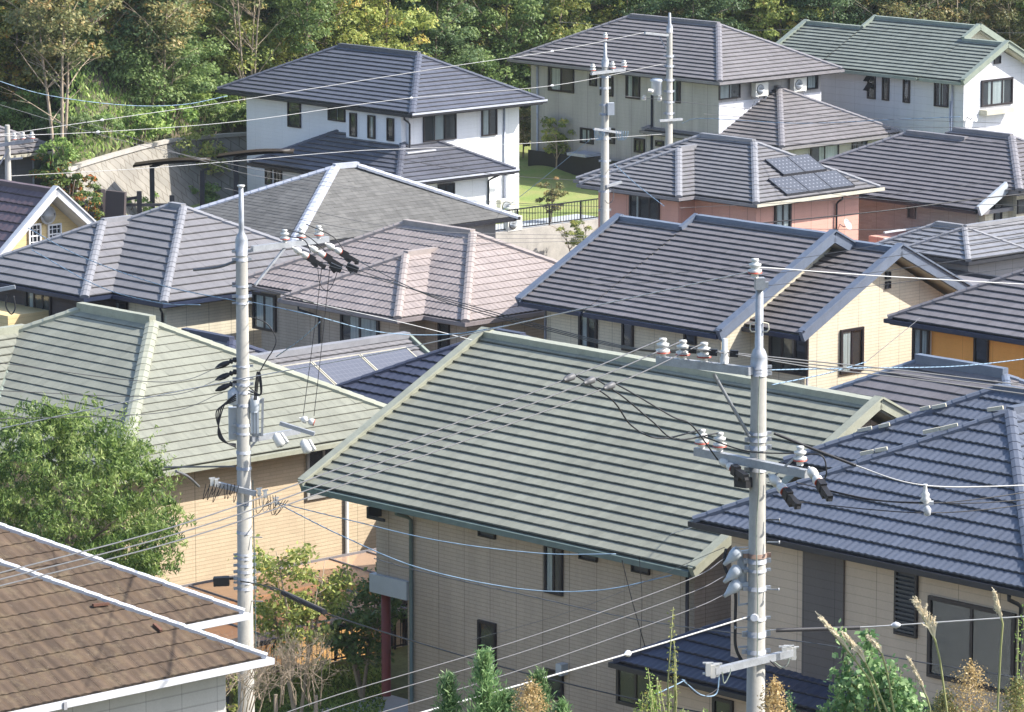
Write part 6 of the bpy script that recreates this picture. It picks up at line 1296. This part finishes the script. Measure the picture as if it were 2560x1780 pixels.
for i in range(3): cb(('upper', 'middle', 'lower')[i]+' thin wire crossing the shingle roof and retaining wall', [(560, 470+i*40, 140), (1000, 570+i*18, 140), (1500, 590+i*6, 145)], .008, 'cableg')
twist('cable', 'upper blue lashed cable over the slate roof to the left pole', [PX(70, 570, 118), PX(200, 640, 112), PX(400, 712, 104), PX(590, 752, D1)], .012, cat='cable', group=GR); twist('cable', 'lower blue lashed cable over the slate roof', [PX(80, 625, 120), PX(250, 717, 116), PX(400, 757, 112), PX(500, 762, 110)], .012, cat='cable', group=GR)
twist('cable', 'blue lashed cable from the left pole past the rose-brown house wall', [PX(615, 752, D1), PX(780, 788, 100), PX(950, 830, 104), PX(1120, 836, 105), PX(1280, 812, 104)], .012, cat='cable', group=GR); twist('cable', 'blue service wire dropping to the solar roof beside the left pole', [PX(800, 805, 101), PX(750, 850, 104), PX(690, 892, 108)], .013, cat='cable', group=GR)
cb('dark feeder from the left pole to the rose-brown eave', [(632, 716, D1), (760, 750, 104), (880, 785, 112)], .016, 'cablek'); cb('pale feeder beyond the rose-brown eave', [(758, 752, 105), (1000, 805, 106), (1180, 850, 108)], .010, 'cablew')
twist('cable', 'blue lashed cable beside the cream gable window', [PX(1925, 925, D2+5), PX(2150, 920, 90), PX(2400, 915, 100), PX(2620, 890, 110)], .012, cat='cable', group=GR); twist('cable', 'blue service wire rising to the cream gable window', [PX(1930, 962, 85), PX(2060, 935, 90), PX(2165, 905, 96)], .012, cat='cable', group=GR)
cb('thin service wire rising from the cream gable window to the corner bay', [(2165, 905, 96), (2270, 820, 100), (2300, 795, 101)], .007, 'cableg')
cb('pale drop wire ending over the green eave', [(1560, 1385, 107), (1650, 1345, 103), (1750, 1312, 99)], .009, 'cablew'); cb('left of two thin drop wires in front of the tan wall', [(1555, 1400, 95), (1580, 1500, 95), (1612, 1615, 95)], .011, 'cablek'); cb('right of two thin drop wires in front of the tan wall', [(1598, 1390, 95), (1605, 1500, 95), (1600, 1640, 95)], .007, 'cablek')
cb('thick dark service cable above the leafy tree', [(440, 1178, 92), (470, 1192, 93), (497, 1216, 95)], .030, 'cableg')
# ================================================================ foreground plants on the bank
DF = 27
def fplant(name, label, cat, px, py, D=DF, group=None):
    u, v, z = atD(px, 1800, D); x, y, _ = W(u, v, z); return thing(name, label, cat, (x, y, hh(x, y)), group), x, y
def fz(py, D=DF): return atD(1280, py, D)[2]
def leafset(t, base, C, ln, asp, nm, leaf, up=.3, sd=1, tvm=.5, tvs=.22, Dd=None):
    rg = np.random.default_rng(sd); n = len(C); nr = unit(rg.normal(size=(n, 3))*.8+np.array([0, -.35, up])); D = Dd if Dd is not None else unit(np.cross(nr, rg.normal(size=(n, 3)))); Wd = unit(np.cross(nr, D)); l = ln*(.6+.7*rg.random(n))
    leafobj(nm, C-np.array(base), D, Wd, l, l*asp, tvm+rg.normal(size=n)*tvs, LM[leaf], t)
def conifer(px, pyt, wpx, label, sd, leaf='bluegreen', D=DF):
    t, x, y = fplant('conifer_shrub', label, 'shrub', px, 1800, D, 'young conifers at the bottom edge'); rg = np.random.default_rng(sd); zt = fz(pyt, D); zb = hh(x, y); hw = wpx/433*.5*DF/D
    mb = MB(); mb.tube([(x, y, zb-.1), (x, y, zt-.05)], [.02, .004], 6); mb.build('trunk', M['bark'], t); C = []; Dd = []
    z_lo = fz(1800, D)-.15; n = int(70*(zt-z_lo)/.35)
    for k in range(n):
        f = (k+.5)/n; z = z_lo+(zt-z_lo)*f; R = (hw*(1-f)**.75+.01)*(.55+.75*rg.random()); a = rg.random()*6.28; d0 = np.array([cos(a), sin(a), .75]); d0 /= np.linalg.norm(d0); m = 40
        for j in range(m):
            s = j/m*R*(.8+.4*rg.random()); c = np.array([x, y, z])+d0*s+rg.normal(size=3)*.008*(1+2*s/R); dd = d0+rg.normal(size=3)*.55+np.array([0, 0, .5]); C.append(c); Dd.append(dd/np.linalg.norm(dd))
    C = np.array(C); leafset(t, (x, y, zb), C, .042, .2, 'foliage', leaf, sd=sd, tvm=.62, Dd=np.array(Dd))
conifer(1212, 1632, 150, 'tallest pale green conifer tip at the bottom edge left of the tan wall windows', 1); conifer(1122, 1692, 110, 'small conifer tip left of the tallest conifer', 2); conifer(1345, 1685, 110, 'conifer tip right of the dried seed head', 3); conifer(1265, 1735, 190, 'low wide conifer mass between the conifer tips', 4); conifer(1405, 1762, 60, 'tiny conifer tip farthest right at the bottom edge', 5)
def seedhead(px, pyt, wpx, label, sd, leaf='tan', D=DF-2):
    t, x, y = fplant('seed_head_plant', label, 'plant', px, 1800, D, 'tan seed heads along the bottom edge'); rg = np.random.default_rng(sd); zt = fz(pyt, D); zb = hh(x, y); hw = wpx/450*.5; z_lo = fz(1800, D)-.1; H = zt-z_lo
    mb = MB(); mb.tube([(x, y, zb-.1), (x, y, zt-.12)], [.008, .002], 5)
    n = 2600; f = rg.random(n)**1.25; a = rg.random(n)*6.28; R = 1.25*hw*(np.sin((f*.80+.19)*pi)**.8+.03)*np.sqrt(rg.random(n)); wob = 1+.4*np.sin(f*13+a*2+sd)*np.sin(a*3+sd); C = np.stack([x+np.cos(a)*R*wob, y+np.sin(a)*R*wob, z_lo+f*H], 1)
    for k in range(26): i = rg.integers(0, n); mb.tube([(x, y, C[i][2]-.05), tuple(C[i])], [.003, .001], 3)
    mb.build('stem', M['twig'], t); C = C+rg.normal(size=C.shape)*.018; leafset(t, (x, y, zb), C, .015, .6, 'seed_head', leaf, sd=sd)
seedhead(1328, 1708, 75, 'dried tan seed head in front of the conifer tips', 11); seedhead(1935, 1705, 55, 'dried tan seed head right against the right concrete pole', 12); seedhead(2425, 1662, 100, 'plump dried tan seed head below the large dark window', 13); seedhead(2540, 1700, 60, 'ragged brown seed head at the bottom right corner', 14, 'olive'); seedhead(2360, 1735, 60, 'reddish brown dry weed left of the plump seed head', 15, 'olive')
def plume(pts, wpx, label, sd, D=DF-3):
    t, x, y = fplant('pampas_plume', label, 'plant', pts[0][0], 1800, D, 'feathery grass plumes'); zb = hh(x, y); P = [Vector(PX(a, b, D)) for a, b in pts]; rg = random.Random(sd); st = P[:-1]
    full = [Vector((P[0].x, P[0].y, zb))]+P; mb = MB(); mb.tube([tuple(p) for p in full], [.006]*(len(full)-1)+[.0015], 5); mb.build('stalk', M['stalk'], t)
    A, B = P[-2], P[-1]; d = (B-A); L = d.length; side = Vector((1, 0, 0)) if wpx > 0 else Vector((-1, 0, 0)); mb = MB()
    for k in range(60):
        f = k/60*.8; p = A+d*f; w_ = abs(wpx)/450*(1-f*.6)*rg.uniform(.6, 1); ln_ = L*rg.uniform(.38, .6)*(1-f*.35); q = p+d.normalized()*ln_+side*w_*rg.uniform(-.25, 1)+Vector((0, rg.uniform(-.03, .03), 0)); m_ = p.lerp(q, .5)+Vector((0, 0, .02))
        mb.tube([tuple(p), tuple(m_), tuple(q)], [.003, .0036, .0016], 3, False)
        for j in range(9):
            g = m_.lerp(q, j/9+.05); mb.tube([tuple(g), tuple(g+Vector((rg.uniform(-.008, .008), rg.uniform(-.008, .008), rg.uniform(-.012, .008))))], .0014, 3, False)
    mb.build('plume', M['plumem'], t)
M['stalk'] = flat('grass_stalk', (.26, .27, .11), .7); M['plumem'] = flat('plume_fibre', (.72, .63, .46), .9)
plume([(2210, 1810), (2175, 1700), (2130, 1640), (2052, 1550)], 14, 'long narrow plume leaning left in front of the dark wall stripe', 1); plume([(2230, 1810), (2180, 1690), (2165, 1660), (2108, 1588)], 22, 'short plume just right of the long leaning plume', 2); plume([(2240, 1810), (2218, 1680), (2205, 1635), (2170, 1596)], 16, 'small plume above the broad-leaved shrub', 3)
plume([(2372, 1810), (2350, 1650), (2338, 1600), (2285, 1505)], 48, 'widest feathery plume below the black louvre', 4); plume([(2492, 1810), (2502, 1620), (2507, 1560), (2488, 1484)], -14, 'upright plume at the right edge in front of the large window', 5); plume([(2330, 1830), (2325, 1770), (2318, 1745), (2272, 1652)], 8, 'low drooping plume right of the broad-leaved shrub', 6)
def broad(px, pyt, wpx, label, sd, leaf, size, n, asp=.75, stems=14, name='broadleaf_shrub', D=DF, cat='shrub', spread=.9, zfade=1.):
    t, x, y = fplant(name, label, cat, px, 1800, D); rg = random.Random(sd); zb = hh(x, y); zt = fz(pyt, D); z_lo = fz(1800, D)-.2; hw = wpx/433*.5; mb = MB(); C = []
    for k in range(stems):
        f = rg.uniform(-1, 1); e = Vector((x+f*hw, y+rg.uniform(-1, 1)*hw*.6, z_lo+(zt-z_lo)*(1-abs(f)**1.5*.55)*rg.uniform(.6, 1) if k else zt)); b = Vector((x+f*hw*.3, y, z_lo-.1)); m_ = b.lerp(e, .5)+Vector((rg.uniform(-.03, .03), 0, .03))
        mb.tube([(x, y, zb-.05), tuple(b), tuple(m_), tuple(e)], [.012, .007, .005, .002], 5)
        for j in range(n//stems): q = (m_ if j % 2 else b).lerp(e, rg.random()**.8); C.append([q.x+rg.gauss(0, size*.6), q.y+rg.gauss(0, size*.6), q.z+rg.gauss(0, size*.5)])
    mb.build('stem', M['stalk'], t); leafset(t, (x, y, zb), np.array(C), size, asp, 'foliage', leaf, .5, sd, .6); return t
broad(2180, 1572, 250, 'glossy round-leaved shrub at the bottom right among the plumes', 21, 'bluegreen', .042, 2600, .72, 22)
broad(2020, 1705, 190, 'small-leaved arching shrub left of the round-leaved shrub', 22, 'bluegreen', .020, 2200, .6, 14, 'small_leaf_shrub'); broad(2460, 1745, 260, 'tangle of green weeds at the bottom right corner', 23, 'bright', .03, 1500, .4, 16, 'weeds')
broad(1668, 1520, 70, 'slender sprig with tiny leaves left of the right concrete pole', 24, 'lime', .018, 420, .5, 5, 'slender_sprig'); broad(1640, 1680, 170, 'loose leafy sprigs beneath the slender sprig', 25, 'bright', .019, 900, .5, 10, 'leafy_sprigs'); broad(1600, 1725, 90, 'short sprig at the bottom edge left of the loose sprigs', 26, 'lime', .018, 300, .5, 5, 'leafy_sprigs'); broad(2548, 1525, 60, 'sprig with tiny leaves at the right edge', 27, 'bright', .02, 260, .5, 4, 'slender_sprig'); broad(1800, 1765, 120, 'low green sprigs just left of the pole foot', 28, 'bright', .02, 400, .5, 8, 'leafy_sprigs')
# remove the source plants that only served as patterns for the copies
for o in [o for o in S.objects if o.parent is None and o.type == 'EMPTY' and 'label' not in o and 'kind' not in o]:
    for c in list(o.children): bpy.data.objects.remove(c)
    bpy.data.objects.remove(o)
for o in S.objects:
    if '_base' in o: del o['_base']

# ---------------------------------------------------------------- thin morning air
me = bpy.data.meshes.new('haze'); X0, X1, Y0, Y1, Za, Zb = -1210, 1210, -410, 1210, -3.2, 92
me.from_pydata([(x, y, z) for z in (Za, Zb) for y in (Y0, Y1) for x in (X0, X1)], [], [(0, 2, 3, 1), (4, 5, 7, 6), (0, 1, 5, 4), (2, 6, 7, 3), (0, 4, 6, 2), (1, 3, 7, 5)])
hz = bpy.data.objects.new('haze', me); S.collection.objects.link(hz); hz['kind'] = 'stuff'
mh = bpy.data.materials.new('haze'); mh.use_nodes = True; nh = mh.node_tree; nh.nodes.clear(); pv = nh.nodes.new('ShaderNodeVolumePrincipled'); pv.inputs['Color'].default_value = (.85, .92, 1, 1); pv.inputs['Density'].default_value = .0001; pv.inputs['Anisotropy'].default_value = .2
ho = nh.nodes.new('ShaderNodeOutputMaterial'); nh.links.new(pv.outputs[0], ho.inputs['Volume']); me.materials.append(mh)
from collections import defaultdict
dd_ = defaultdict(list)
for o in S.objects:
    if o.parent is None and 'label' in o and 'kind' not in o: dd_[o['label']].append(o)
ORD = ['first', 'second', 'third', 'fourth', 'fifth', 'sixth', 'seventh', 'eighth', 'ninth', 'tenth', 'eleventh', 'twelfth']
for lb, os_ in dd_.items():
    if len(os_) > 1:
        os_.sort(key=lambda o: o.location.x/max(1, o.location.y))
        for i, o in enumerate(os_): o['label'] = lb+', '+(ORD[i] if i < 12 else str(i+1)+'th')+' from left'
